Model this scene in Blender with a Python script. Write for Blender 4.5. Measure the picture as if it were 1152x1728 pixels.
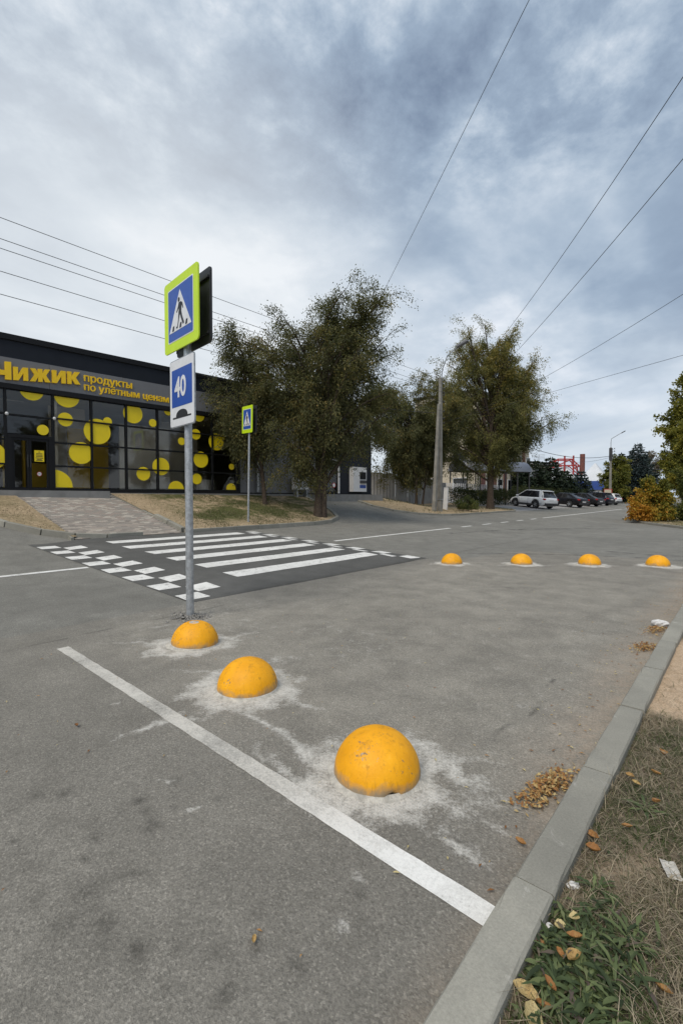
import bpy, bmesh, math, random
import numpy as np
from mathutils import Vector, Matrix
R = math.radians
random.seed(7); rng = np.random.default_rng(7)
S = bpy.context.scene
C = S.collection
for o in list(bpy.data.objects): bpy.data.objects.remove(o)

# ------------------------------------------------------------------ camera, sky, sun, exposure
AL = R(40.57)                     # the camera looks 40.6 degrees left of the road's direction (+Y)
cd = bpy.data.cameras.new('camera'); cam = bpy.data.objects.new('camera', cd); C.objects.link(cam)
cd.sensor_fit = 'HORIZONTAL'; cd.sensor_width = 36; cd.lens = 25.0
cd.clip_start = .05; cd.clip_end = 3000
cam.location = (0, 0, 1.6); cam.rotation_euler = (R(90 - 1.72), 0, AL)
S.camera = cam
W = bpy.data.worlds.new('World'); S.world = W; W.use_nodes = True
SUN_EL, SUN_AZ = R(55), R(172)    # azimuth from +Y, negative = to the left of the road
sd = bpy.data.lights.new('sun', 'SUN'); so = bpy.data.objects.new('sun', sd); C.objects.link(so)
sd.energy = 1.5; sd.angle = R(35); sd.color = (1, .93, .82)
so.rotation_euler = (R(90) - SUN_EL, 0, math.pi - SUN_AZ)
S.view_settings.view_transform = 'Standard'; S.view_settings.look = 'None'
S.view_settings.exposure = 0.84; S.view_settings.gamma = 1; S.view_settings.use_curve_mapping = False
S.render.engine = 'CYCLES'
S.cycles.max_bounces = 6; S.cycles.transparent_max_bounces = 12
try: S.cycles.use_denoising = True
except Exception: pass

def build_sky():
    nt = W.node_tree; N = nt.nodes; L = nt.links; N.clear()
    def n(t, **k):
        a = N.new(t)
        for kk, v in k.items(): setattr(a, kk, v)
        return a
    def m(op, a, b=None, clamp=False):
        q = n('ShaderNodeMath', operation=op, use_clamp=clamp)
        for i, v in enumerate((a, b)):
            if v is None: continue
            if isinstance(v, (int, float)): q.inputs[i].default_value = v
            else: L.new(v, q.inputs[i])
        return q.outputs[0]
    tc = n('ShaderNodeTexCoord'); sep = n('ShaderNodeSeparateXYZ'); L.new(tc.outputs['Generated'], sep.inputs[0])
    dx, dy, dz = sep.outputs
    zz = m('ADD', m('MAXIMUM', dz, 0.0), .16)
    comb = n('ShaderNodeCombineXYZ'); L.new(m('DIVIDE', dx, zz), comb.inputs[0]); L.new(m('DIVIDE', dy, zz), comb.inputs[1])
    P = comb.outputs[0]
    def noise(scale, detail, rough, dist=0, sx=1, sy=1, rot=0, off=0):
        mp = n('ShaderNodeMapping'); mp.inputs['Scale'].default_value = (sx, sy, 1); mp.inputs['Rotation'].default_value = (0, 0, rot)
        mp.inputs['Location'].default_value = (off, off * .7, off * .3)
        L.new(P, mp.inputs[0])
        q = n('ShaderNodeTexNoise'); q.inputs['Scale'].default_value = scale; q.inputs['Detail'].default_value = detail
        q.inputs['Roughness'].default_value = rough; q.inputs['Distortion'].default_value = dist
        L.new(mp.outputs[0], q.inputs['Vector']); return q.outputs['Fac']
    big = noise(.55, 3, .5, .4, off=5.2)
    med = noise(2.3, 7, .58, .12, 1.0, .9, R(50), 1.7)
    fine = noise(6.0, 7, .62, .1, 1.0, .9, R(20), 4.0)
    streak = noise(.8, 5, .52, .35, 1.6, .6, R(28), 7.3)
    # small torn cloud overhead, long soft streaks lower down
    up = n('ShaderNodeMapRange', interpolation_type='SMOOTHSTEP'); L.new(dz, up.inputs[0]); up.inputs[1].default_value = .42; up.inputs[2].default_value = .62
    U = up.outputs[0]
    a = m('ADD', m('MULTIPLY', med, .5), m('MULTIPLY', fine, .5))
    b = m('ADD', m('MULTIPLY', streak, .6), m('MULTIPLY', med, .4))
    a2 = m('ADD', m('MULTIPLY', m('SUBTRACT', a, .5), 2.4), .47); b2 = m('ADD', m('MULTIPLY', m('SUBTRACT', b, .5), 1.7), .48)
    mixv = n('ShaderNodeMix'); L.new(U, mixv.inputs[0]); L.new(b2, mixv.inputs[2]); L.new(a2, mixv.inputs[3])
    d = m('ADD', mixv.outputs[0], m('MULTIPLY', m('SUBTRACT', big, .5), .4))
    ramp = n('ShaderNodeValToRGB'); cr = ramp.color_ramp; cr.interpolation = 'LINEAR'
    st = [(0.1, (0.105, 0.1386, 0.1974)), (0.41, (0.189, 0.2394, 0.3066)), (0.52, (0.2503, 0.3024, 0.3654)), (0.62, (0.3234, 0.3696, 0.4242)), (0.75, (0.4704, 0.4956, 0.5292))]
    while len(cr.elements) < len(st): cr.elements.new(.5)
    for e, (p, c) in zip(cr.elements, st): e.position = p; e.color = (*c, 1)
    L.new(d, ramp.inputs[0])
    # pale banded low sky, warmest where the sun hides behind the cloud
    lowm = n('ShaderNodeMapRange', interpolation_type='SMOOTHSTEP'); L.new(dz, lowm.inputs[0])
    lowm.inputs[1].default_value = .36; lowm.inputs[2].default_value = .03; lowm.inputs[3].default_value = 0; lowm.inputs[4].default_value = 1
    hz = noise(.8, 5, .6, .5, .6, .6, 0, 9.0)
    hr = n('ShaderNodeValToRGB'); h = hr.color_ramp; h.elements[0].position = .36; h.elements[0].color = (.285, .335, .405, 1)
    h.elements[1].position = .60; h.elements[1].color = (.47, .495, .515, 1); L.new(hz, hr.inputs[0])
    mx = n('ShaderNodeMix', data_type='RGBA'); L.new(m('MULTIPLY', lowm.outputs[0], .9), mx.inputs[0])
    L.new(ramp.outputs[0], mx.inputs[6]); L.new(hr.outputs[0], mx.inputs[7])
    sv = (math.sin(R(-68)) * math.cos(R(12)), math.cos(R(-68)) * math.cos(R(12)), math.sin(R(12)))
    dp = n('ShaderNodeVectorMath', operation='DOT_PRODUCT'); nv = n('ShaderNodeVectorMath', operation='NORMALIZE')
    L.new(tc.outputs['Generated'], nv.inputs[0]); L.new(nv.outputs[0], dp.inputs[0]); dp.inputs[1].default_value = sv
    gl = n('ShaderNodeMapRange', interpolation_type='SMOOTHSTEP'); L.new(dp.outputs['Value'], gl.inputs[0]); gl.inputs[1].default_value = .74; gl.inputs[2].default_value = 1.0
    mg = n('ShaderNodeMix', data_type='RGBA'); L.new(m('MULTIPLY', gl.outputs[0], .55), mg.inputs[0])
    L.new(mx.outputs[2], mg.inputs[6]); mg.inputs[7].default_value = (.54, .55, .545, 1)
    mul = n('ShaderNodeVectorMath', operation='SCALE'); L.new(mg.outputs[2], mul.inputs[0]); mul.inputs['Scale'].default_value = 10.0
    sk = n('ShaderNodeTexSky'); sk.sky_type = 'NISHITA'; sk.sun_disc = False; sk.sun_elevation = SUN_EL; sk.sun_rotation = SUN_AZ
    fin = n('ShaderNodeMix', data_type='RGBA'); fin.inputs[0].default_value = .95
    L.new(sk.outputs[0], fin.inputs[6]); L.new(mul.outputs[0], fin.inputs[7])
    bg = n('ShaderNodeBackground'); bg.inputs[1].default_value = .1; L.new(fin.outputs[2], bg.inputs[0])
    out = n('ShaderNodeOutputWorld'); L.new(bg.outputs[0], out.inputs[0])
build_sky()

# ------------------------------------------------------------------ helpers
def tag(o, label=None, cat=None, group=None, kind=None):
    if label: o['label'] = label
    if cat: o['category'] = cat
    if group: o['group'] = group
    if kind: o['kind'] = kind
    return o
def empty(name, loc=(0, 0, 0), rz=0, parent=None):
    o = bpy.data.objects.new(name, None); C.objects.link(o); o.location = loc; o.rotation_euler = (0, 0, rz)
    o.empty_display_size = .1; o.parent = parent; return o
def link(name, me, parent=None, loc=None):
    o = bpy.data.objects.new(name, me); C.objects.link(o)
    if parent: o.parent = parent
    if loc is not None: o.location = loc
    return o
def copy_tree(o, parent=None):
    c = o.copy(); C.objects.link(c); c.parent = parent
    for ch in o.children: copy_tree(ch, c)
    return c
def clip_rect(poly, x0, x1, y0, y1):
    for ax, lim, sg in ((0, x0, 1), (0, x1, -1), (1, y0, 1), (1, y1, -1)):
        out = []
        for i in range(len(poly)):
            a, b = poly[i - 1], poly[i]
            ia, ib = (a[ax] - lim) * sg >= 0, (b[ax] - lim) * sg >= 0
            if ia != ib:
                t = (lim - a[ax]) / (b[ax] - a[ax]); out.append((a[0] + t * (b[0] - a[0]), a[1] + t * (b[1] - a[1])))
            if ib: out.append(b)
        poly = out
        if not poly: return []
    return poly
def circle(cx, cy, r, n=40): return [(cx + r * math.cos(2 * math.pi * i / n), cy + r * math.sin(2 * math.pi * i / n)) for i in range(n)]
def rrect(x0, x1, y0, y1, r, n=5):
    P = []
    for cx, cy, a in ((x1 - r, y1 - r, 0), (x0 + r, y1 - r, 90), (x0 + r, y0 + r, 180), (x1 - r, y0 + r, 270)):
        for i in range(n + 1):
            t = R(a + 90 * i / n); P.append((cx + r * math.cos(t), cy + r * math.sin(t)))
    return P
class MB:
    """collects solids; build() links them as ONE mesh object"""
    def __init__(s): s.v = []; s.f = []; s.m = []; s.sm = []
    def add(s, vs, fs, mi=0, smooth=False):
        o = len(s.v); s.v += [tuple(v) for v in vs]
        for f in fs: s.f.append([i + o for i in f]); s.m.append(mi); s.sm.append(smooth)
        return s
    def box(s, x0, x1, y0, y1, z0, z1, mi=0, bev=0):
        if bev <= 0:
            vs = [(x, y, z) for z in (z0, z1) for x, y in ((x0, y0), (x1, y0), (x1, y1), (x0, y1))]
            return s.add(vs, [(3, 2, 1, 0), (4, 5, 6, 7), (0, 1, 5, 4), (1, 2, 6, 5), (2, 3, 7, 6), (3, 0, 4, 7)], mi)
        b = bev
        vs = []
        for z, i in ((z0, 0), (z1 - b, 0), (z1, b)):
            vs += [(x0 + i, y0 + i, z), (x1 - i, y0 + i, z), (x1 - i, y1 - i, z), (x0 + i, y1 - i, z)]
        fs = [(3, 2, 1, 0), (8, 9, 10, 11)]
        for k in (0, 4): fs += [(k + i, k + (i + 1) % 4, k + 4 + (i + 1) % 4, k + 4 + i) for i in range(4)]
        return s.add(vs, fs, mi)
    def tube(s, pts, rad, n=8, mi=0, cap=True, smooth=True):
        pts = [Vector(p) for p in pts]
        if isinstance(rad, (int, float)): rad = [rad] * len(pts)
        rings = []; up = None
        for i, p in enumerate(pts):
            t = (pts[min(i + 1, len(pts) - 1)] - pts[max(i - 1, 0)]).normalized()
            if up is None: up = Vector((0, 0, 1)) if abs(t.z) < .9 else Vector((1, 0, 0))
            a = (up - t * up.dot(t))
            a = a.normalized() if a.length > 1e-6 else t.orthogonal().normalized()
            b = t.cross(a); up = a
            rings.append([p + (a * math.cos(2 * math.pi * k / n) + b * math.sin(2 * math.pi * k / n)) * rad[i] for k in range(n)])
        vs = [v for r_ in rings for v in r_]; fs = []
        for i in range(len(rings) - 1):
            fs += [(i * n + k, i * n + (k + 1) % n, (i + 1) * n + (k + 1) % n, (i + 1) * n + k) for k in range(n)]
        s.add(vs, fs, mi, smooth)
        if cap:
            s.add(rings[0], [tuple(range(n - 1, -1, -1))], mi); s.add(rings[-1], [tuple(range(n))], mi)
        return s
    def prism(s, poly, fr, t0, t1, mi=0):
        """poly 2-D; fr(u, v, t) -> point; from depth t0 to t1"""
        n = len(poly); vs = [fr(u, v, t0) for u, v in poly] + [fr(u, v, t1) for u, v in poly]
        fs = [tuple(range(n - 1, -1, -1)), tuple(range(n, 2 * n))] + [(i, (i + 1) % n, n + (i + 1) % n, n + i) for i in range(n)]
        return s.add(vs, fs, mi)
    def lathe(s, prof, n=24, mi=0, c=(0, 0, 0), smooth=True):
        vs = []; fs = []
        for r_, z in prof: vs += [(c[0] + r_ * math.cos(2 * math.pi * k / n), c[1] + r_ * math.sin(2 * math.pi * k / n), c[2] + z) for k in range(n)]
        for i in range(len(prof) - 1): fs += [(i * n + k, i * n + (k + 1) % n, (i + 1) * n + (k + 1) % n, (i + 1) * n + k) for k in range(n)]
        return s.add(vs, fs, mi, smooth)
    def mesh(s, name, mats):
        me = bpy.data.meshes.new(name); me.from_pydata(s.v, [], s.f)
        for m in (mats if isinstance(mats, (list, tuple)) else [mats] if mats else []): me.materials.append(m)
        me.polygons.foreach_set('material_index', s.m); me.polygons.foreach_set('use_smooth', s.sm); me.update(); return me
    def build(s, name, mats, parent=None, loc=None): return link(name, s.mesh(name, mats), parent, loc)
def mesh_np(name, V, F, mat, smooth=False, attrs=None):
    V = np.asarray(V, dtype=np.float32); F = np.asarray(F, dtype=np.int32); k = F.shape[1]
    me = bpy.data.meshes.new(name); me.vertices.add(len(V)); me.vertices.foreach_set('co', V.ravel())
    me.loops.add(F.size); me.loops.foreach_set('vertex_index', F.ravel())
    me.polygons.add(len(F)); me.polygons.foreach_set('loop_start', np.arange(0, F.size, k, dtype=np.int32))
    me.polygons.foreach_set('use_smooth', np.full(len(F), smooth))
    for n_, a in (attrs or {}).items():
        at = me.attributes.new(n_, 'FLOAT', 'POINT'); at.data.foreach_set('value', np.asarray(a, dtype=np.float32))
    me.update(calc_edges=True); me.validate()
    if mat: me.materials.append(mat)
    return me
def grid(name, xs, ys, zf, mat, attrs=None, keep=None):
    X, Y = np.meshgrid(xs, ys); Z = zf(X, Y); nx, ny = len(xs), len(ys)
    I = np.arange(nx * ny).reshape(ny, nx)
    F = np.stack([I[:-1, :-1], I[:-1, 1:], I[1:, 1:], I[1:, :-1]], -1).reshape(-1, 4)
    V = np.stack([X, Y, Z], -1).reshape(-1, 3)
    if keep is not None: F = F[keep(V[F].mean(1))]
    return mesh_np(name, V, F, mat, True, {k: f(X, Y).ravel() for k, f in (attrs or {}).items()})
def sst(a, b, x):
    t = np.clip((x - a) / (b - a), 0, 1); return t * t * (3 - 2 * t)
_perm = rng.random((64, 64)).astype(np.float32)
def vnoise(x, y, s=1.0, seed=0):
    x = np.asarray(x) / s + seed * 17.3; y = np.asarray(y) / s + seed * 9.1
    xi = np.floor(x).astype(int); yi = np.floor(y).astype(int); fx = x - xi; fy = y - yi
    fx = fx * fx * (3 - 2 * fx); fy = fy * fy * (3 - 2 * fy)
    g = lambda a, b: _perm[a % 64, b % 64]
    return (g(xi, yi) * (1 - fx) + g(xi + 1, yi) * fx) * (1 - fy) + (g(xi, yi + 1) * (1 - fx) + g(xi + 1, yi + 1) * fx) * fy
def fbm(x, y, s=1.0, o=4, seed=0):
    v = 0; a = .5; t = 0
    for i in range(o): v = v + a * vnoise(x, y, s / 2 ** i, seed + i); t += a; a *= .5
    return v / t
def in_poly(px, py, poly):
    r_ = np.zeros(np.shape(px), bool); j = len(poly) - 1
    for i in range(len(poly)):
        (xi, yi), (xj, yj) = poly[i], poly[j]
        r_ ^= ((yi > py) != (yj > py)) & (px < (xj - xi) * (py - yi) / (yj - yi + 1e-12) + xi); j = i
    return r_

# ------------------------------------------------------------------ materials
class NT:
    def __init__(s, name):
        s.m = bpy.data.materials.new(name); s.m.use_nodes = True; s.t = s.m.node_tree; s.N = s.t.nodes; s.L = s.t.links
        s.b = s.N['Principled BSDF']; s.co = None
    def n(s, t, **k):
        a = s.N.new(t)
        for kk, v in k.items(): setattr(a, kk, v)
        return a
    def put(s, sock, v):
        if isinstance(v, bpy.types.NodeSocket): s.L.new(v, sock)
        elif isinstance(v, (tuple, list)): sock.default_value = (*v, 1) if len(v) == 3 and sock.type == 'RGBA' else v
        else: sock.default_value = v
    def coord(s, kind='Object'):
        if s.co is None: s.co = s.n('ShaderNodeTexCoord')
        return s.co.outputs[kind]
    def geo(s): return s.n('ShaderNodeNewGeometry').outputs['Position']
    def noise(s, scale, detail=4, rough=.55, dist=0, vec=None, scl=None):
        q = s.n('ShaderNodeTexNoise'); q.inputs['Scale'].default_value = scale; q.inputs['Detail'].default_value = detail
        q.inputs['Roughness'].default_value = rough; q.inputs['Distortion'].default_value = dist
        v = vec if vec is not None else s.coord()
        if scl:
            mp = s.n('ShaderNodeMapping'); mp.inputs['Scale'].default_value = scl; s.L.new(v, mp.inputs[0]); v = mp.outputs[0]
        s.L.new(v, q.inputs['Vector']); return q.outputs['Fac']
    def vor(s, scale, vec=None, feature='F1'):
        q = s.n('ShaderNodeTexVoronoi'); q.feature = feature; q.inputs['Scale'].default_value = scale
        s.L.new(vec if vec is not None else s.coord(), q.inputs['Vector']); return q
    def ramp(s, f, stops):
        r_ = s.n('ShaderNodeValToRGB'); cr = r_.color_ramp
        while len(cr.elements) < len(stops): cr.elements.new(.5)
        for e, (p, c) in zip(cr.elements, stops): e.position = p; e.color = (*(c if isinstance(c, tuple) else (c, c, c)), 1)
        s.L.new(f, r_.inputs[0]); return r_.outputs[0]
    def rng(s, f, a, b, c=0, d=1):
        r_ = s.n('ShaderNodeMapRange'); s.L.new(f, r_.inputs[0])
        for i, v in enumerate((a, b, c, d)): r_.inputs[i + 1].default_value = v
        return r_.outputs[0]
    def mix(s, f, a, b, mode='MIX'):
        x = s.n('ShaderNodeMix', data_type='RGBA', blend_type=mode); s.put(x.inputs[0], f); s.put(x.inputs[6], a); s.put(x.inputs[7], b); return x.outputs[2]
    def math(s, op, a, b=0.0, clamp=False):
        x = s.n('ShaderNodeMath', operation=op, use_clamp=clamp); s.put(x.inputs[0], a); s.put(x.inputs[1], b); return x.outputs[0]
    def attr(s, name): return s.n('ShaderNodeAttribute', attribute_name=name).outputs['Fac']
    def rand(s): return s.n('ShaderNodeObjectInfo').outputs['Random']
    def bump(s, h, strength=.3, dist=.01):
        b = s.n('ShaderNodeBump'); b.inputs['Strength'].default_value = strength; b.inputs['Distance'].default_value = dist
        s.L.new(h, b.inputs['Height']); s.L.new(b.outputs[0], s.b.inputs['Normal'])
    def done(s, col=None, rough=None, metal=None, spec=None):
        if col is not None: s.put(s.b.inputs['Base Color'], col)
        if rough is not None: s.put(s.b.inputs['Roughness'], rough)
        if metal is not None: s.b.inputs['Metallic'].default_value = metal
        if spec is not None: s.b.inputs['Specular IOR Level'].default_value = spec
        return s.m
def simple(name, col, rough=.6, var=.12, scale=6, metal=0, bump=0, bscale=60, spec=.5, objvar=0):
    k = NT(name); g = k.geo()
    f = k.noise(scale, 5, .6, .2, g)
    lo = tuple(c * (1 - var) for c in col); hi = tuple(min(1, c * (1 + var)) for c in col)
    c = k.ramp(f, [(.3, lo), (.7, hi)])
    if objvar: c = k.mix(1.0, c, k.ramp(k.rand(), [(0, 1 - objvar), (1, 1.0)]), 'MULTIPLY')
    if bump: k.bump(k.noise(bscale, 4, .6, 0, g), bump, .01)
    return k.done(c, rough, metal, spec)

def asphalt(name, base, dust=(.60, .58, .535), attrs=True, speck=1.0):
    k = NT(name); g = k.geo()
    big = k.noise(.35, 4, .6, .4, g); med = k.noise(2.3, 5, .62, .3, g); fine = k.noise(95, 3, .7, 0, g); fi2 = k.noise(190, 2, .7, 0, g)
    c = k.ramp(big, [(.3, tuple(b * .86 for b in base)), (.7, tuple(b * 1.14 for b in base))])
    c = k.mix(1.0, c, k.ramp(med, [(.3, .86), (.7, 1.12)]), 'MULTIPLY')
    v = k.vor(130, g).outputs['Color']
    sepc = k.n('ShaderNodeSeparateColor'); k.L.new(v, sepc.inputs[0])
    c = k.mix(speck, c, k.ramp(sepc.outputs[0], [(0, .74), (.5, .98), (.85, 1.06), (1, 1.4)]), 'MULTIPLY')
    c = k.mix(1.0, c, k.ramp(fine, [(.3, .80), (.5, 1.0), (.7, 1.2)]), 'MULTIPLY')
    if attrs:
        da = k.attr('dust'); sa = k.attr('stain'); ba = k.attr('sand')
        c = k.mix(k.math('MULTIPLY', k.attr('pale'), k.rng(med, .25, .6, .45, .85)), c, k.mix(1.0, c, (1.34, 1.325, 1.30), 'MULTIPLY'))
        grain = k.noise(48, 4, .75, .1, g); g2 = k.noise(8, 5, .68, .5, g); g3 = k.noise(150, 2, .7, 0, g)
        nz = k.math('ADD', k.math('MULTIPLY', grain, .8), k.math('ADD', k.math('MULTIPLY', g2, .9), k.math('MULTIPLY', g3, .35)))
        t = k.math('ADD', k.math('MULTIPLY', da, 1.35), k.math('MULTIPLY', k.math('SUBTRACT', nz, 1.025), 2.1))
        f = k.math('MULTIPLY', k.rng(t, .45, 1.3), k.rng(da, .02, .25))
        dc = k.mix(1.0, dust, k.ramp(fine, [(.3, .78), (.5, 1.0), (.7, 1.14)]), 'MULTIPLY')
        c = k.mix(k.math('MULTIPLY', f, .92, True), c, dc)
        bs = k.math('MULTIPLY', ba, k.rng(k.math('ADD', grain, g2), .75, 1.2), True)
        c = k.mix(k.math('MULTIPLY', bs, .75), c, (.36, .285, .215))
        c = k.mix(k.math('MULTIPLY', sa, k.rng(k.math('ADD', grain, g2), .6, 1.2), True), c, tuple(b * .28 for b in base))
    h = k.math('ADD', fine, k.math('MULTIPLY', fi2, .5))
    k.bump(h, .55, .012)
    return k.done(c, .92, 0, .25)
M = {}
M['bay'] = asphalt('bay_asphalt', (.207, .194, .169))
M['road'] = asphalt('road_asphalt', (.202, .195, .174), attrs=False)
M['new'] = asphalt('new_asphalt', (.108, .106, .100), attrs=False, speck=.5)
def white_paint():
    k = NT('worn_white_paint'); g = k.geo()
    a = k.noise(9, 5, .7, .3, g); b = k.noise(60, 4, .75, 0, g); w = k.math('ADD', a, k.math('MULTIPLY', b, .8))
    c = k.ramp(k.noise(3, 4, .6, 0, g), [(.3, (.60, .59, .56)), (.7, (.76, .75, .72))])
    c = k.mix(k.rng(w, .97, 1.14), c, (.17, .165, .16))
    k.bump(b, .25, .006); return k.done(c, .8, 0, .3)
M['paint'] = white_paint()
def old_paint():
    k = NT('old_white_line'); g = k.geo()
    a = k.noise(2.5, 5, .7, .3, g); b = k.noise(70, 4, .8, 0, g); w = k.math('ADD', k.math('MULTIPLY', a, .9), k.math('MULTIPLY', b, .9))
    sx = k.n('ShaderNodeSeparateXYZ'); k.L.new(g, sx.inputs[0]); fr = k.rng(sx.outputs[0], -2.0, -1.1)
    c = k.mix(k.math('MULTIPLY', k.rng(w, .80, 1.15), k.math('SUBTRACT', 1.0, k.math('MULTIPLY', fr, .55))), k.mix(fr, (.56, .535, .485), (.78, .77, .74)), (.25, .24, .22))
    c = k.mix(k.math('MULTIPLY', fr, k.rng(k.math('ADD', b, k.math('MULTIPLY', a, .5)), .93, .99)), c, (.17, .16, .15))
    k.bump(b, .35, .008); return k.done(c, .9, 0, .2)
M['oldpaint'] = old_paint()
def kerb_mat():
    k = NT('kerb_concrete'); g = k.geo()
    c = k.ramp(k.noise(2.2, 5, .6, .2, g), [(.3, (.238, .229, .197)), (.7, (.320, .307, .264))])
    c = k.mix(1.0, c, k.ramp(k.noise(110, 3, .7, 0, g), [(.3, .86), (.7, 1.12)]), 'MULTIPLY')
    c = k.mix(k.rng(k.noise(7, 5, .75, .8, g), .62, .74), c, (.44, .42, .38))
    c = k.mix(1.0, c, k.ramp(k.rand(), [(0, .88), (1, 1.08)]), 'MULTIPLY')
    k.bump(k.noise(160, 3, .6, 0, g), .25, .006); return k.done(c, .9, 0, .25)
M['kerb'] = kerb_mat()
def yellow_mat():
    k = NT('yellow_paint_on_concrete'); o = k.coord('Object'); g = k.geo()
    c = k.ramp(k.noise(5, 5, .6, .3, g), [(.3, (.74, .315, .002)), (.7, (.92, .425, .006))])
    st = k.noise(7, 5, .7, .4, o, (3.2, 3.2, .6))
    c = k.mix(k.rng(st, .55, .72, 0, .5), c, (.40, .185, .006))
    sp = k.noise(55, 4, .7, 0, g); k2 = k.noise(6, 3, .6, 0, g)
    c = k.mix(k.rng(k.noise(16, 5, .72, .5, g), .60, .70, 0, .55), c, (.95, .50, .05))
    c = k.mix(k.rng(k.math('ADD', sp, k.math('MULTIPLY', k2, .7)), 1.0, 1.08, 0, .85), c, (.20, .15, .09))
    c = k.mix(k.rng(k.math('ADD', k.noise(20, 4, .7, .8, g), k.math('MULTIPLY', k2, .5)), .93, .97, 0, .8), c, (.34, .31, .26))
    dr = k.noise(11, 4, .7, .2, o, (2.5, 2.5, .22)); c = k.mix(k.rng(dr, .56, .68, 0, .55), c, (.44, .20, .012))
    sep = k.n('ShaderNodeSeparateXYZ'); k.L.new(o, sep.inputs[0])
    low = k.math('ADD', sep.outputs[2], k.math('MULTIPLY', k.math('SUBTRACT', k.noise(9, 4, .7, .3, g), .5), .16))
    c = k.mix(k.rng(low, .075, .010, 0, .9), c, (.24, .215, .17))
    k.bump(k.math('ADD', k.noise(30, 5, .7, .2, g), k.math('MULTIPLY', k.noise(140, 3, .6, 0, g), .25)), .22, .02)
    return k.done(c, .55, 0, .35)
M['yellow'] = yellow_mat()
M['cement'] = simple('cement', (.46, .44, .395), .95, .3, 22, bump=.8, bscale=90, spec=.15)
M['galv'] = simple('galvanised_steel', (.42, .44, .46), .45, .28, 22, metal=.55)
M['lime'] = simple('fluorescent_lime_film', (.57, .78, .015), .4, .05, 3)
M['blue'] = simple('blue_film', (.025, .085, .38), .35, .06, 3)
M['signwhite'] = simple('white_film', (.72, .73, .75), .4, .06, 8)
M['black'] = simple('black_print', (.02, .02, .022), .5, .1, 5)
M['signback'] = simple('dark_sign_back', (.03, .03, .033), .5, .3, 4)
M['navy'] = simple('navy_cladding', (.013, .016, .023), .6, .12, 1.5, spec=.25)
M['frame'] = simple('black_aluminium', (.008, .008, .009), .5, .1, 3, spec=.25)
M['greypanel'] = simple('grey_composite_panel', (.17, .17, .178), .5, .06, .8)
M['letter'] = simple('yellow_letter_face', (.95, .60, .004), .4, .05, 2)
M['decal'] = simple('yellow_window_film', (.90, .68, .008), .45, .05, 2)
M['slab'] = simple('forecourt_concrete', (.24, .235, .225), .9, .15, 3, bump=.3)
M['white'] = simple('white_painted_metal', (.66, .66, .66), .45, .06, 3)
M['interior'] = simple('shop_interior_wall', (.78, .76, .70), .8, .1, 1)
M['intyellow'] = simple('shop_yellow_shelf', (.60, .40, .02), .6, .1, 2)
M['intfloor'] = simple('shop_floor_tile', (.30, .29, .27), .4, .1, 2)
M['red'] = simple('red_paint', (.34, .03, .028), .5, .1, 3)
M['beige'] = simple('beige_render', (.50, .44, .34), .85, .08, .6)
M['brown'] = simple('brown_red_panel', (.16, .055, .04), .7, .15, 1)
M['paleroof'] = simple('pale_sheet_roof', (.42, .40, .34), .6, .15, 1)
M['fence'] = simple('weathered_grey_sheet', (.34, .34, .34), .7, .25, 1.2)
M['concrete'] = simple('pole_concrete', (.235, .222, .195), .9, .25, 2.5, bump=.3)
M['bark'] = simple('grey_brown_bark', (.075, .058, .045), .95, .4, 12, bump=.8, bscale=25, spec=.1)
M['darkmetal'] = simple('dark_metal', (.04, .04, .042), .5, .2, 3)
M['bluefascia'] = simple('blue_fascia', (.03, .075, .30), .6, .1, 1)
M['tent'] = simple('white_tent_roof', (.58, .60, .63), .6, .06, .5)
M['poly'] = simple('smoky_roof_sheet', (.20, .21, .25), .3, .2, 2)
M['tyre'] = simple('tyre_rubber', (.022, .022, .023), .85, .2, 10)
M['rim'] = simple('alloy_rim', (.40, .41, .42), .35, .1, 5, metal=.8)
M['carglass'] = simple('car_window_glass', (.012, .013, .015), .06, .1, 2, spec=.6)
M['plastic'] = simple('black_plastic_trim', (.025, .025, .026), .6, .1, 4)
M['lightred'] = simple('red_tail_lamp', (.38, .012, .014), .2, .1, 4)
M['plate'] = simple('number_plate_white', (.65, .65, .65), .5, .05, 4)
def glass():
    k = NT('dark_shop_glass'); N, L = k.N, k.L
    N.remove(k.b); tr = k.n('ShaderNodeBsdfTransparent'); tr.inputs[0].default_value = (.90, .88, .84, 1)
    gl = k.n('ShaderNodeBsdfGlossy'); gl.inputs['Roughness'].default_value = .02; gl.inputs[0].default_value = (.9, .92, .95, 1)
    fr = k.n('ShaderNodeFresnel'); fr.inputs[0].default_value = 1.5
    mx = k.n('ShaderNodeMixShader'); L.new(fr.outputs[0], mx.inputs[0]); L.new(tr.outputs[0], mx.inputs[1]); L.new(gl.outputs[0], mx.inputs[2])
    L.new(mx.outputs[0], N['Material Output'].inputs[0]); return k.m
M['glass'] = glass()
def car_paint(name, col):
    k = NT(name); k.b.inputs['Coat Weight'].default_value = .7 if col[0] > .3 else .25; k.b.inputs['Coat Roughness'].default_value = .05
    return k.done(k.ramp(k.noise(3, 3, .5, 0, k.geo()), [(.3, tuple(c * .94 for c in col)), (.7, col)]), .35, None, .5 if col[0] > .3 else .2)
M['carwhite'] = car_paint('white_car_paint', (.82, .82, .82)); M['carblack'] = car_paint('black_car_paint', (.008, .008, .010))
M['cardark'] = car_paint('dark_grey_car_paint', (.013, .013, .015)); M['carblue'] = car_paint('dark_blue_car_paint', (.010, .012, .022))
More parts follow.
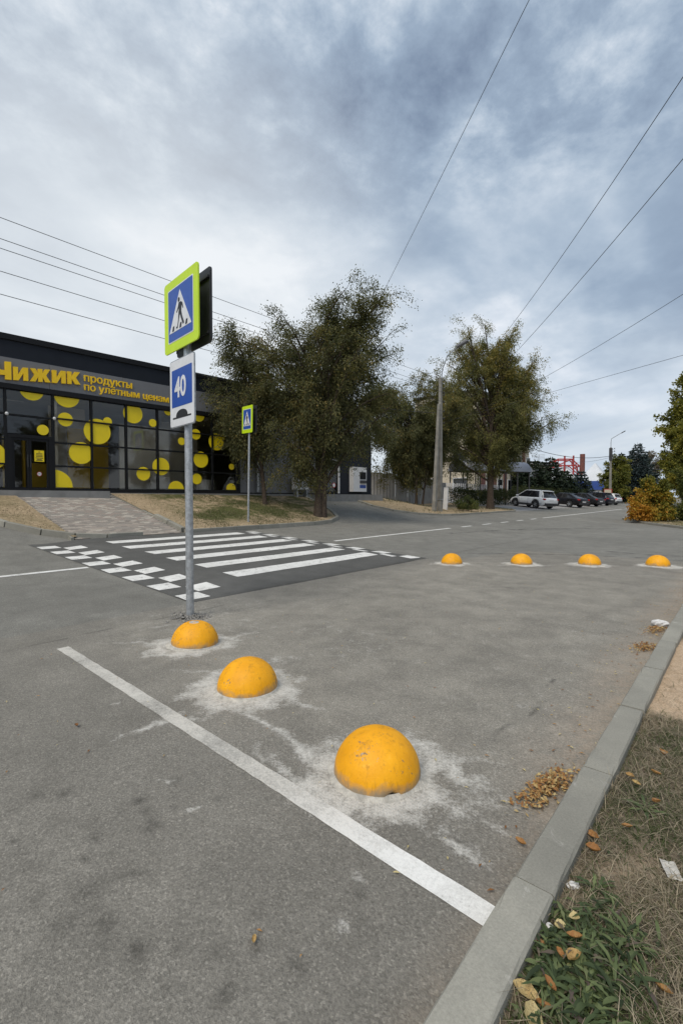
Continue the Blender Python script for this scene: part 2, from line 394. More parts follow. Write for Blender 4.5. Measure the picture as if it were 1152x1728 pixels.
def leaf_mat(name, stops, trans=.35):
    """tint (0..1 for each leaf) chooses the leaf's own colour"""
    k = NT(name); N, L = k.N, k.L
    c = k.ramp(k.attr('tint'), stops)
    k.put(k.b.inputs['Base Color'], c); k.b.inputs['Roughness'].default_value = .6; k.b.inputs['Specular IOR Level'].default_value = .25
    if name == 'dry_fallen_leaf':
        g = k.geo(); c = k.mix(k.rng(k.noise(160, 4, .7, .4, g), .52, .66, 0, .7), c, (.11, .06, .03)); k.put(k.b.inputs['Base Color'], c); k.bump(k.noise(220, 4, .6, .3, g), .6, .004)
    t = k.n('ShaderNodeBsdfTranslucent'); L.new(k.mix(1.0, c, (1.3, 1.35, .8), 'MULTIPLY'), t.inputs[0])
    mx = k.n('ShaderNodeMixShader'); mx.inputs[0].default_value = trans
    L.new(k.b.outputs[0], mx.inputs[1]); L.new(t.outputs[0], mx.inputs[2]); L.new(mx.outputs[0], N['Material Output'].inputs[0])
    return k.m
M['elm'] = leaf_mat('elm_leaf', [(0, (0.059, 0.0649, 0.0307)), (0.5, (0.118, 0.1204, 0.0496)), (0.85, (0.1888, 0.1652, 0.059)), (1, (0.2832, 0.2006, 0.0649))])
M['elmolive'] = leaf_mat('olive_elm_leaf', [(0, (0.0708, 0.0779, 0.033)), (0.45, (0.1416, 0.144, 0.0519)), (0.8, (0.236, 0.21, 0.0649)), (1, (0.3422, 0.2537, 0.0708))])
M['poplar'] = leaf_mat('poplar_leaf', [(0, (0.0885, 0.1003, 0.0236)), (0.5, (0.177, 0.177, 0.033)), (1, (0.3304, 0.2714, 0.0472))])
M['orange'] = leaf_mat('autumn_maple_leaf', [(0, (.11, .12, .03)), (.4, (.24, .22, .04)), (.7, (.40, .27, .04)), (1, (.44, .21, .03))])
M['bushgreen'] = leaf_mat('green_shrub_leaf', [(0, (.05, .065, .025)), (.6, (.10, .12, .035)), (1, (.17, .16, .05))])
M['pine'] = leaf_mat('dark_pine_needle', [(0, (.012, .022, .014)), (1, (.035, .052, .028))], .1)
M['spruce'] = leaf_mat('blue_spruce_needle', [(0, (.022, .036, .038)), (1, (.065, .088, .088))], .1)
M['hedge'] = leaf_mat('hedge_leaf', [(0, (.022, .030, .012)), (1, (.065, .075, .026))])
M['grass'] = leaf_mat('grass_blade', [(0, (.045, .065, .02)), (.4, (.085, .105, .035)), (.6, (.18, .15, .095)), (1, (.35, .29, .20))], .25)
M['weed'] = leaf_mat('weed_leaf', [(0, (.030, .044, .020)), (.45, (.078, .108, .045)), (.78, (.165, .20, .085)), (.86, (.15, .12, .085)), (1, (.11, .085, .075))], .25)
M['straw'] = leaf_mat('dry_straw', [(0, (.17, .135, .095)), (1, (.40, .335, .235))], .15)
M['litterleaf'] = leaf_mat('dry_fallen_leaf', [(0, (.16, .075, .03)), (.4, (.36, .17, .06)), (.7, (.50, .33, .13)), (1, (.62, .52, .27))], .2)
def soil():
    k = NT('verge_soil'); g = k.geo()
    c = k.ramp(k.noise(1.6, 6, .65, .3, g), [(.32, (.085, .070, .054)), (.5, (.165, .135, .10)), (.68, (.28, .228, .165))])
    c = k.mix(k.attr('bare'), c, k.ramp(k.noise(14, 5, .6, .2, g), [(.3, (.43, .315, .21)), (.7, (.56, .425, .30))]))
    c = k.mix(1.0, c, k.ramp(k.noise(85, 4, .75, 0, g), [(.3, .6), (.5, 1), (.7, 1.35)]), 'MULTIPLY')
    k.bump(k.noise(60, 5, .7, 0, g), .7, .02); return k.done(c, .97, 0, .1)
M['soil'] = soil()
def lawn():
    k = NT('dry_lawn'); g = k.geo()
    sand = k.ramp(k.noise(9, 5, .7, .2, g), [(.3, (.27, .20, .125)), (.7, (.54, .42, .28))])
    gr = k.ramp(k.noise(12, 5, .7, .2, g), [(.3, (.055, .062, .024)), (.7, (.14, .14, .055))])
    f = k.rng(k.math('ADD', k.noise(.55, 4, .6, .5, g), k.math('MULTIPLY', k.noise(4, 4, .7, .3, g), .6)), .70, .92)
    f = k.math('MULTIPLY', f, k.attr('green'))
    c = k.mix(f, sand, gr); c = k.mix(1.0, c, k.ramp(k.noise(40, 4, .8, 0, g), [(.3, .6), (.7, 1.3)]), 'MULTIPLY')
    k.bump(k.noise(30, 5, .7, 0, g), .8, .04); return k.done(c, .97, 0, .1)
M['lawn'] = lawn()
def paver_mat():
    k = NT('concrete_paver'); g = k.geo()
    c = k.ramp(k.rand(), [(0, (.225, .20, .178)), (.45, (.285, .258, .228)), (.75, (.32, .275, .238)), (1, (.43, .39, .335))])
    c = k.mix(1.0, c, k.ramp(k.noise(50, 4, .7, 0, g), [(.3, .85), (.7, 1.12)]), 'MULTIPLY')
    return k.done(c, .9, 0, .2)
M['paver'] = paver_mat()
M['joint'] = simple('sand_joint', (.17, .155, .135), .95, .2, 20)
M['cable'] = simple('black_cable', (.03, .03, .032), .6, .1, 2)
M['plasticwrap'] = simple('crumpled_plastic', (.5, .47, .42), .25, .25, 30)

# ------------------------------------------------------------------ terrain: the road climbs across towards the shop
KX = -13.9
def hump(x, y):
    return .055 * (.15 + .85 * sst(-6.4, -7.6, x)) * sst(4.3, 5.4, y) * (1 - sst(9.9, 10.9, y))
def T(x, y):
    x = np.asarray(x, float); y = np.asarray(y, float)
    z = .053 * np.clip(-6.4 - x, 0, 7.5) + .004 * np.clip(y - 8, 0, 90) * sst(-4, -7, x)
    d = np.clip(KX - x, 0, None); w = sst(24, 33, y)
    return z + np.minimum(d * .235, 1.29) * (1 - w) + np.minimum(d * .075, 1.1) * w
def Tf(x, y): return float(T(x, y))

# ------------------------------------------------------------------ asphalt of the parking pocket with its dust and stains
BO = [(-1.605, 2.192), (-3.155, 2.475), (-4.557, 2.861)]            # near row of hemispheres
BF = [(-5.41, 10.42), (-4.11, 11.46), (-2.84, 12.42), (-1.57, 13.24)]   # far row
def blob(x, y, cx, cy, a, b, ang, pw=1.0):
    c_, s_ = math.cos(R(ang)), math.sin(R(ang)); u = (x - cx) * c_ + (y - cy) * s_; v = -(x - cx) * s_ + (y - cy) * c_
    return np.exp(-(np.abs(u / a) ** 2 + np.abs(v / b) ** 2) * pw)
def dust_f(x, y):
    x, y = x + .22 * (fbm(x, y, .35, 4, 31) - .5) + .08 * (fbm(x, y, .07, 2, 33) - .5), y + .22 * (fbm(x, y, .35, 4, 32) - .5) + .08 * (fbm(x, y, .07, 2, 34) - .5)
    d = np.zeros_like(x)
    for (cx, cy), k in zip(BO + BF, (1, .95, .9, 1, 1, 1, 1)):
        r_ = np.hypot(x - cx, y - cy); th = np.arctan2(y - cy, x - cx)
        rr = .29 + .24 * fbm(np.cos(th) * 3 + cx, np.sin(th) * 3 + cy, .8, 4, 3)
        d = np.maximum(d, k * (1 - sst(rr * .75, rr * 1.5, r_)))
    for cx, cy, a, b, an, s in ((-5.02, 2.52, .42, .07, 45, .8), (-4.95, 2.75, .4, .05, 38, .6), (-4.45, 3.35, .36, .10, 70, .6), (-5.5, 2.95, .45, .10, 80, .5), (-3.40, 2.22, .16, .10, 59, .7), (-2.74, 2.60, .36, .06, -6, .85), (-2.85, 2.75, .3, .08, 20, .5),
                                (-3.45, 3.15, .5, .14, 62, .55), (-3.85, 2.35, .3, .08, 30, .6), (-2.60, 2.14, .42, .035, -4, .85), (-2.09, 2.08, .42, .09, -6, .8), (-3.14, 1.62, .34, .05, 99, .85), (-3.0, 1.85, .25, .08, 70, .6), (-1.98, 1.86, .5, .05, -3, .7), (-1.94, 2.2, .22, .12, 55, .7),
                                (-1.25, 2.48, .36, .07, -7, .8), (-1.2, 2.62, .3, .05, 15, .6), (-1.41, 1.87, .4, .09, 18, .75), (-1.10, 2.2, .3, .10, -8, .7), (-1.05, 2.35, .25, .12, 20, .5), (-.98, 1.97, .24, .035, -18, .95), (-1.1, 2.05, .2, .05, -20, .6), (-1.10, 1.32, .07, .05, 23, .75), (-1.15, 1.57, .07, .035, -6, .7),
                                (-2.12, 1.32, .075, .028, 75, .95), (-3.66, 1.64, .06, .03, 60, .7), (-2.41, 1.37, .04, .02, 62, .7), (-2.85, 1.45, .05, .02, 60, .5), (-4.9, 4.0, .4, .12, 60, .4), (-1.3, 1.45, .1, .03, 10, .4)):
        d = np.maximum(d, s * blob(x, y, cx, cy, a, b, an))
    for cx, cy in BF: d = np.maximum(d, .8 * blob(x, y, cx + .1, cy - .15, .75, .16, 38))
    wide = .26 * sst(1.6, 2.6, y) * (1 - sst(6, 10, y)) * fbm(x, y, 1.6, 4, 5)
    d = d * (.62 + .75 * (fbm(x, y, .16, 3, 35) - .15))
    return np.clip(np.maximum(d, wide + .06), 0, 1)
def pale_f(x, y):
    return sst(1.5, 3.0, y + .5 * (fbm(x, y, .9, 4, 41) - .5)) * (1 - .6 * sst(9, 13, y)) * sst(-6.4, -5.2, x)
def stain_f(x, y):
    d = np.zeros_like(x)
    rs = random.Random(4)
    pts = [(-1.877, .722, .05, .7), (-2.40, 1.17, .035, .9), (-1.80, .735, .06, .75), (-2.0, .76, .07, .65), (-2.167, 1.12, .05, .75), (-1.244, .879, .035, 1.0), (-1.597, .76, .04, .95), (-2.12, .60, .05, .5), (-1.29, 1.04, .025, .8), (-1.9, .65, .06, .5), (-1.72, .70, .05, .5), (-1.50, .86, .03, .6), (-2.3, .9, .03, .8), (-2.2, .82, .025, .8), (-1.95, .92, .03, .8)]
    for _ in range(34): pts.append((rs.uniform(-2.9, -.95), rs.uniform(.55, 1.5), rs.uniform(.012, .035), rs.uniform(.35, .8)))
    for cx, cy, r_, s in pts:
        d = np.maximum(d, s * blob(x, y, cx, cy, r_ * 1.25, r_ * .85, rs.uniform(0, 180)))
    # dried puddle marks in the pocket, dark cracks
    for cx, cy, a, b, an, s in ((-3.15, 8.3, .55, .14, 35, .45), (-3.2, 8.8, .4, .1, 35, .3), (-3.3, 4.75, .22, .12, 30, .3), (-3.1, 4.55, .12, .05, 30, .5), (-2.6, 3.0, .3, .2, 10, .2)):
        d = np.maximum(d, s * blob(x, y, cx, cy, a, b, an) * (.5 + fbm(x, y, .15, 3, 2)))
    cx_ = -5.85 + .10 * (fbm(y, y * 0 + 2, .7, 4, 1) - .5) * 2
    d = np.maximum(d, .75 * np.exp(-((x - cx_) / .018) ** 2) * (1 - sst(4.0, 4.3, y)) * (.3 + .9 * (fbm(x, y, .3, 3, 8) > .42)))
    cx_ = -1.22 + .12 * (fbm(y, y * 0 + 5, .5, 4, 6) - .5) * 2
    d = np.maximum(d, .85 * np.exp(-((x - cx_) / .013) ** 2) * sst(2.95, 3.1, y) * (1 - sst(4.4, 4.8, y)) * (fbm(x, y, .25, 2, 4) > .40))
    return np.clip(d, 0, 1)
def sand_f(x, y):
    e = -.69 - x
    return np.clip(.85 * (1 - sst(.02, .55, e + .35 * (fbm(x, y, .6, 4, 9) - .5))) * sst(1.8, 3.2, y) + .35 * (1 - sst(.0, .2, e)), 0, .9)
xs = np.arange(-6.38, -.66, .026); ys = np.arange(-4, 14.5, .028)
BZ = lambda x, y: .004 + .006 * (fbm(x, y, .7, 3) - .5)
o = link('parking_bay_surface', grid('parking_bay', xs, ys, BZ, M['bay'], {'dust': dust_f, 'stain': stain_f, 'sand': sand_f, 'pale': pale_f}))
tag(o, kind='structure', label='dusty grey asphalt of the parking pocket with pale cement smears')
# base ground to the horizon and the road
xs = np.unique(np.concatenate([np.linspace(-900, -40, 12), np.linspace(-40, -14, 40), np.linspace(-13.9, -6.4, 8), np.linspace(-6.3, 40, 16), np.linspace(60, 900, 8)]))
ys = np.unique(np.concatenate([np.linspace(-300, -20, 8), np.linspace(-18, 100, 90), np.linspace(120, 1500, 10)]))
o = link('ground', grid('ground', xs, ys, lambda x, y: T(x, y) - .03, simple('open_ground', (.17, .15, .11), .95, .3, .3, bump=.3, bscale=8))); tag(o, kind='structure')
xs = np.concatenate([np.linspace(-20.5, -14, 14), np.linspace(-13.9, -6.37, 26)])
o = link('road', grid('road', xs, np.linspace(-40, 140, 361), lambda x, y: T(x, y) + np.where(x < KX, -.012, .0), M['road'],
     keep=lambda c: (c[:, 0] > KX - .05) | (c[:, 1] < 9))); tag(o, kind='structure', label='grey asphalt road climbing slightly across towards the shop')
o = link('side_road', grid('side_road', np.linspace(-6.37, 60, 60), np.linspace(-40, 60, 101), lambda x, y: T(x, y) - .004 + 0 * x, M['road'])); tag(o, kind='structure')
o = link('driveway', grid('driveway', np.linspace(-19.6, KX, 30), np.linspace(15, 29, 40), lambda x, y: T(x, y) + .004, M['road'])); tag(o, kind='structure', label='asphalt driveway climbing to the shop entrance')
o = link('car_park', grid('car_park', np.linspace(-26, KX, 30), np.linspace(37, 80, 60), lambda x, y: T(x, y) + .004,
         simple('car_park_paving', (.27, .26, .25), .95, .15, 2))); tag(o, kind='structure', label='pale paved parking area beside the road')
# fresh dark asphalt of the raised crossing
HZ = lambda x, y: T(x, y) + hump(x, y) + .006
ex = lambda y: -6.37 + .05 * (fbm(y, y * 0, .5, 4, 3) - .5)
def hump_mesh():
    ys_ = np.linspace(3.95, 10.86, 141); us = np.linspace(0, 1, 40)
    U, Y = np.meshgrid(us, ys_); X = (1 - U) * ex(Y) + U * (KX + .02); Z = HZ(X, Y); Z[:, 0] -= .05 + hump(0, ys_)
    X[:, 1] = X[:, 0] - .012
    I = np.arange(X.size).reshape(X.shape)
    F = np.stack([I[:-1, :-1], I[1:, :-1], I[1:, 1:], I[:-1, 1:]], -1).reshape(-1, 4)
    return mesh_np('crossing_surface', np.stack([X, Y, Z], -1).reshape(-1, 3), F, M['new'], True)
o = link('crossing_surface', hump_mesh()); tag(o, kind='structure', label='raised crossing of fresh dark asphalt')
def sheet(x0, x1, y0, y1, zf, dz, jit=0):
    nx = max(2, int(abs(x1 - x0) / .25) + 1); ny = max(2, int(abs(y1 - y0) / .25) + 1)
    X, Y = np.meshgrid(np.linspace(x0, x1, nx), np.linspace(y0, y1, ny)); X = X + jit * (rng.random(X.shape) - .5); Y = Y + jit * (rng.random(X.shape) - .5)
    I = np.arange(X.size).reshape(X.shape); F = np.stack([I[:-1, :-1], I[:-1, 1:], I[1:, 1:], I[1:, :-1]], -1).reshape(-1, 4)
    return np.stack([X, Y, zf(X, Y) + dz], -1).reshape(-1, 3), F
z = empty('crosswalk'); tag(z, 'white zebra crossing stripes with chequered edges on dark asphalt', kind='structure')
for k in range(6):
    xc = -7.52 - 1.07 * k
    link('stripe', mesh_np('stripe', *sheet(xc - .24, xc + .22, 5.5 + .05 * (k % 2), 10.0 - .06 * (k % 3), HZ, .005, .02), M['paint']), z)
for row, (yc, x0, n_) in enumerate(((4.18, -6.68, 8), (4.64, -7.14, 7), (10.62, -6.72, 8), (10.16, -7.18, 7))):
    for k in range(n_):
        xc = x0 - .92 * k; hw = .215; hy = .21 if row != 3 else .12
        if row == 3: yc_ = yc + .1
        else: yc_ = yc
        link('chequer_square', mesh_np('chequer_square', *sheet(xc - hw, xc + hw, yc_ - hy, yc_ + hy, HZ, .006, .02), M['paint']), z)
RZ = lambda x, y: T(x, y)
cl = empty('centre_line'); tag(cl, 'white centre line along the road, solid near the crossing then broken', kind='structure')
for y0, y1 in ((-30, 3.9), (11.4, 19.2), (20.3, 21.3), (22.6, 23.6), (24.9, 25.9), (27.2, 28.2), (29.5, 30.5), (31.8, 57), (59, 61), (64, 66)):
    link('line_segment', mesh_np('line_segment', *sheet(-10.12, -9.98, y0, y1, RZ, .006), M['paint']), cl)
def tyre_mark(pts, w, label):
    V = []; F = []
    P = [Vector(p) for p in pts]; Q = []
    for i in range(len(P) - 1):
        for k in range(12): Q.append(P[i].lerp(P[i + 1], k / 12))
    for i, p in enumerate(Q):
        d = (Q[min(i + 1, len(Q) - 1)] - Q[max(i - 1, 0)]).normalized(); pr = Vector((-d.y, d.x)); ww = w * (.6 + .8 * random.random())
        for s in (-1, 1): q = p + pr * s * ww / 2; V.append((q.x, q.y, Tf(q.x, q.y) + .013))
    F = [(2 * i, 2 * i + 1, 2 * i + 3, 2 * i + 2)[::-1] for i in range(len(Q) - 1)]
    tag(link('tyre_mark', mesh_np('tyre_mark', V, F, M['mark'])), label, kind='structure')
def mark_mat():
    k = NT('rubber_tyre_mark'); g = k.geo(); k.done((.06, .06, .06), .9, 0, .2)
    a = k.rng(k.math('ADD', k.noise(3, 4, .7, .3, g), k.math('MULTIPLY', k.noise(40, 3, .7, 0, g), .6)), .7, .95, 0, .55); k.put(k.b.inputs['Alpha'], a); return k.m
M['mark'] = mark_mat()
tyre_mark([(-6.2, 12.4), (-4.6, 13.6), (-3.4, 14.3), (-2.2, 14.6), (-.6, 14.8), (1.5, 15.6)], .14, 'dark curved tyre mark behind the far yellow hemispheres')
tyre_mark([(-3.2, 15.8), (-2.2, 15.6), (-1.0, 15.7), (1.0, 16.6)], .12, 'short dark tyre mark on the side road')
tyre_mark([(-9.0, 17), (-8.2, 21), (-6.6, 25), (-4.4, 28)], .2, 'faint tyre mark turning off the road into the side road')
def parking_line():
    a = Vector((-5.50, 1.868)); b = Vector((-.665, 1.700)); n_ = 60; V = []; F = []
    d = (b - a); pr = Vector((-d.y, d.x)).normalized()
    for i in range(n_ + 1):
        p = a + d * i / n_
        for s in (-.056, .056):
            q = p + pr * (s + .006 * (random.random() - .5)); V.append((q.x, q.y, float(BZ(q.x, q.y)) + .003))
    F = [(2 * i, 2 * i + 1, 2 * i + 3, 2 * i + 2)[::-1] for i in range(n_)]
    return mesh_np('parking_line', V, F, M['oldpaint'])
o = link('parking_line', parking_line()); tag(o, 'long worn white line crossing the parking pocket to the kerb', kind='structure')
# ------------------------------------------------------------------ kerbs, stone by stone
def kerb_stone_mesh(l):
    b = MB(); n_ = 10; prof = [(-.075, -.2), (-.075, -.012), (-.066, 0), (.066, 0), (.075, -.012), (.075, -.2)]; vs = []
    for i in range(n_ + 1):
        y = .0045 + (l - .009) * i / n_; e = .004 if i in (0, n_) else 0
        for j, (x, z) in enumerate(prof):
            c_ = max(0, random.gauss(-.004, .005)) if 0 < j < 5 else 0; vs.append((x * (1 - e * 5) - math.copysign(c_, x), y, z - (e if j in (2, 3) else 0) - c_ * .8))
    fs = [(i * 6 + j, i * 6 + j + 1, (i + 1) * 6 + j + 1, (i + 1) * 6 + j)[::-1] for i in range(n_) for j in range(5)] + [(0, 1, 2, 3, 4, 5), tuple(n_ * 6 + j for j in range(5, -1, -1))]
    b.add(vs, fs); return b.mesh('kerb_stone', M['kerb'])
KM = {}
def kerb_run(pts, top, parent, l=1.0):
    """stones along a polyline; top(x, y) is the height of the top face"""
    P = [Vector((p[0], p[1], 0)) for p in pts]
    for a, b in zip(P[:-1], P[1:]):
        L_ = (b - a).length; n_ = max(1, round(L_ / l)); d = (b - a) / n_; ang = math.atan2(-d.x, d.y)
        key = round(d.length, 3)
        if key not in KM: KM[key] = [kerb_stone_mesh(d.length) for _ in range(4)]
        for i in range(n_):
            p = a + d * i; q = p + d; z0, z1 = top(p.x, p.y), top(q.x, q.y)
            o = link('kerb_stone', random.choice(KM[key]), parent, (p.x, p.y, z0 + random.uniform(-.004, .004)))
            o.rotation_euler = (math.atan2(z1 - z0, d.length), 0, ang + random.uniform(-.004, .004))
NK = empty('kerb'); tag(NK, 'grey concrete kerb along the verge beside the parking pocket', kind='structure')
kerb_run([(-.585, -3.2), (-.585, 12.8)], lambda x, y: .14, NK)
kerb_run([(-.585, 12.8), (-.35, 13.6), (.4, 14.3), (1.6, 14.8), (12, 15.5)], lambda x, y: .14, NK)
FK = empty('kerb'); tag(FK, 'weathered kerb round the lawn left of the paved path', kind='structure')
FT = lambda x, y: Tf(min(x, KX), y) + .15
LEFTK = [(-13.98, 7.0), (-13.98, 5.95), (-14.2, 5.2), (-14.72, 4.55), (-15.6, 3.95), (-17, 3.35), (-19.3, 2.6)]
kerb_run(LEFTK, FT, FK, .95)
RK = empty('kerb'); tag(RK, 'grey kerb along the lawn between the paved path and the driveway', kind='structure')
RIGHTK = [(-13.98, 8.45), (-13.98, 14.5), (-14.12, 15.7), (-14.6, 16.75), (-15.6, 17.5), (-17.3, 18.3), (-18.7, 18.7)]
kerb_run(RIGHTK, FT, RK)
kerb_run([(-15.9, 8.48), (-14.1, 8.48)], lambda x, y: Tf(x, y) + .17, RK, .9)
DK = empty('kerb'); tag(DK, 'low kerb round the bare earth under the concrete poles', kind='structure')
DIRTK = [(-18.2, 22.4), (-16.6, 22.2), (-15.5, 22.7), (-14.6, 24.0), (-14.15, 25.8), (-13.98, 28), (-13.98, 37.4), (-14.5, 38.8), (-16.5, 39.6)]
kerb_run(DIRTK, lambda x, y: Tf(min(x, KX), y) + .10, DK)
IK = empty('kerb'); tag(IK, 'kerb round the planted island across the side road', kind='structure')
ISL = [(-6.3, 62), (-6.3, 38.5), (-6.45, 37.2), (-6.0, 36.0), (-4.6, 33.6), (-2.4, 29.9), (0.5, 26.8), (6, 24), (30, 20)]
kerb_run(ISL, lambda x, y: Tf(x, y) + .13, IK)
CK = empty('kerb'); tag(CK, 'pale kerb at the far end of the car park', kind='structure')
kerb_run([(-24, 72.5), (-14.2, 72.0), (-13.95, 75), (-13.95, 95)], lambda x, y: Tf(x, y) + .14, CK)

# ------------------------------------------------------------------ lawns, verge, path
def patch(name, poly, zf, mat, step, attrs=None, label=None):
    px = [p[0] for p in poly]; py = [p[1] for p in poly]
    me = grid(name, np.arange(min(px), max(px) + step, step), np.arange(min(py), max(py) + step, step), zf, mat, attrs, keep=lambda c: in_poly(c[:, 0], c[:, 1], poly))
    return tag(link(name, me), label, kind='structure')
LZ = lambda x, y: T(x, y) + .10 + .05 * (fbm(x, y, .8, 4, 2) - .5)
LL = [(-14.06, 6.9), (-14.06, 5.95)] + [(x - .05, y + .07) for x, y in LEFTK[2:]] + [(-19.6, 5.05), (-14.06, 5.05)]
LL = [(-14.06, 5.1), (-14.27, 5.25)] + [(x - .05, y + .07) for x, y in LEFTK[3:]] + [(-19.3, 5.05)]
RL = [(-14.06, 8.5), (-14.06, 14.5)] + [(x - .06, y - .06) for x, y in RIGHTK[2:]] + [(-19.35, 18.6), (-19.35, 8.4)]
patch('lawn', LL, LZ, M['lawn'], .1, {'green': lambda x, y: .35 + 0 * x}, 'sandy worn lawn left of the paved path')
patch('lawn', RL, LZ, M['lawn'], .1, {'green': lambda x, y: sst(9.0, 10.5, y) * sst(-14.3, -15.5, x) * .95 + .15}, 'patchy green and sandy lawn in front of the shop')
DIRT = [(x - .05, y) for x, y in DIRTK] + [(-32, 40), (-32, 24.5), (-18.7, 24.5)]
patch('bare_earth', DIRT, lambda x, y: T(x, y) + .07 + .1 * (fbm(x, y, 1.2, 4, 4) - .5), M['lawn'], .2, {'green': lambda x, y: .25 + 0 * x}, 'bare sandy earth under the poles and trees')
ISP = [(-6.25, 62), (-6.25, 38.5), (-6.35, 37.2), (-5.9, 36.1), (-4.5, 33.7), (-2.3, 30.0), (.6, 26.95), (6, 24.1), (30, 20.1), (45, 62)]
patch('island_lawn', ISP, lambda x, y: T(x, y) + .12 + .06 * (fbm(x, y, 1, 3, 7) - .5), M['lawn'], .3, {'green': lambda x, y: .95 + 0 * x}, 'grassy island with shrubs across the side road')
def bare_f(x, y): return np.clip(sst(3.55, 4.0, y + .8 * (fbm(x, y, .5, 4, 3) - .5)) * (1 - sst(5.9, 6.4, y)) + .55 * blob(x, y, .42, 1.55, .3, .13, 20) + .5 * blob(x, y, -.35, 2.2, .2, .1, 60), 0, 1)
VERGE = [(-.517, -4), (-.517, 12.7), (-.28, 13.5), (.42, 14.24), (1.6, 14.7), (12, 15.4), (12, -4)]
VZ = lambda x, y: .075 + .05 * (fbm(x, y, .35, 5, 6) - .35) + .05 * sst(-.5, .6, x)
me = grid('verge', np.concatenate([np.arange(-.52, 3.0, .02), np.arange(3, 12.1, .2)]), np.concatenate([np.arange(-4, 0, .1), np.arange(0, 5, .02), np.arange(5, 15.6, .08)]), VZ, M['soil'], {'bare': bare_f},
          keep=lambda c: in_poly(c[:, 0], c[:, 1], VERGE))
tag(link('verge', me), 'earth verge with dry grass behind the near kerb', kind='structure')
# paved path: the nearest pavers each on its own, the rest joined
PZ = lambda x, y: Tf(x, y) + .045
def path():
    x0, x1, y0, y1 = -19.3, -14.02, 5.12, 8.40
    root = empty('paved_path', (0, 0, 0)); tag(root, 'block paved path climbing from the crossing to the shop door', kind='structure')
    bed = MB(); n_ = 16
    for i in range(n_):
        a = x0 + (x1 - x0) * i / n_; b = x0 + (x1 - x0) * (i + 1) / n_
        bed.add([(a, y0, PZ(a, y0) - .012), (b, y0, PZ(b, y0) - .012), (b, y1, PZ(b, y1) - .012), (a, y1, PZ(a, y1) - .012)], [(0, 1, 2, 3)])
    bed.build('bedding', M['joint'], root)
    base = MB(); base.box(-.047, .047, -.097, .097, -.05, 0, 0, .006); pm = base.mesh('paver', M['paver'])
    cells = []
    r_ = 0; x = x1 - .05
    while x > x0 + .04:
        y = y0 + .1 + (.1 if r_ % 2 else 0)
        while y < y1 - .05: cells.append((x, y)); y += .2
        x -= .1; r_ += 1
    cells.sort(key=lambda c: c[0] ** 2 + c[1] ** 2)
    sl = math.atan(.235); rest = [[], [], []]; mb = [MB(), MB(), MB()]
    tones = [simple('paver_tone_grey', (.26, .237, .21), .9, .12, 30), simple('paver_tone_red', (.295, .248, .214), .9, .12, 30), simple('paver_tone_pale', (.41, .37, .32), .9, .12, 30)]
    big = MB()
    for i, (x, y) in enumerate(cells):
        z_ = PZ(x, y) + random.uniform(-.002, .003)
        if i < 290:
            o = link('paver', pm, root, (x, y, z_)); o.rotation_euler = (random.uniform(-.01, .01), sl, random.uniform(-.01, .01))
        else:
            c_ = math.cos(sl); s_ = math.sin(sl); q = []
            for dz, ins in ((-.03, 0), (0, .003)):
                for dx, dy in ((-.047 + ins, -.097 + ins), (.047 - ins, -.097 + ins), (.047 - ins, .097 - ins), (-.047 + ins, .097 - ins)):
                    q.append((x + dx * c_, y + dy, z_ + dz - dx * s_))
            big.add(q, [(4, 5, 6, 7), (0, 1, 5, 4), (1, 2, 6, 5), (2, 3, 7, 6), (3, 0, 4, 7)], random.choice((0, 0, 1, 1, 2)))
    tag(big.build('paver', tones, root), kind='stuff')
    for yy in (y0 - .06, y1 + .05):
        e = MB()
        for i in range(6):
            a = x0 + (x1 - x0) * i / 6; b = x0 + (x1 - x0) * (i + 1) / 6 - .006
            e2 = MB(); za, zb = PZ(a, yy) + .035, PZ(b, yy) + .035
            if yy > 7 and a > -16: continue
            e2.add([(a, yy - .04, za - .2), (b, yy - .04, zb - .2), (b, yy + .04, zb - .2), (a, yy + .04, za - .2), (a, yy - .04, za), (b, yy - .04, zb), (b, yy + .04, zb), (a, yy + .04, za)],
                   [(4, 5, 6, 7), (0, 1, 5, 4), (1, 2, 6, 5), (2, 3, 7, 6), (3, 0, 4, 7)])
            e2.build('edging_stone', M['kerb'], root)
path()

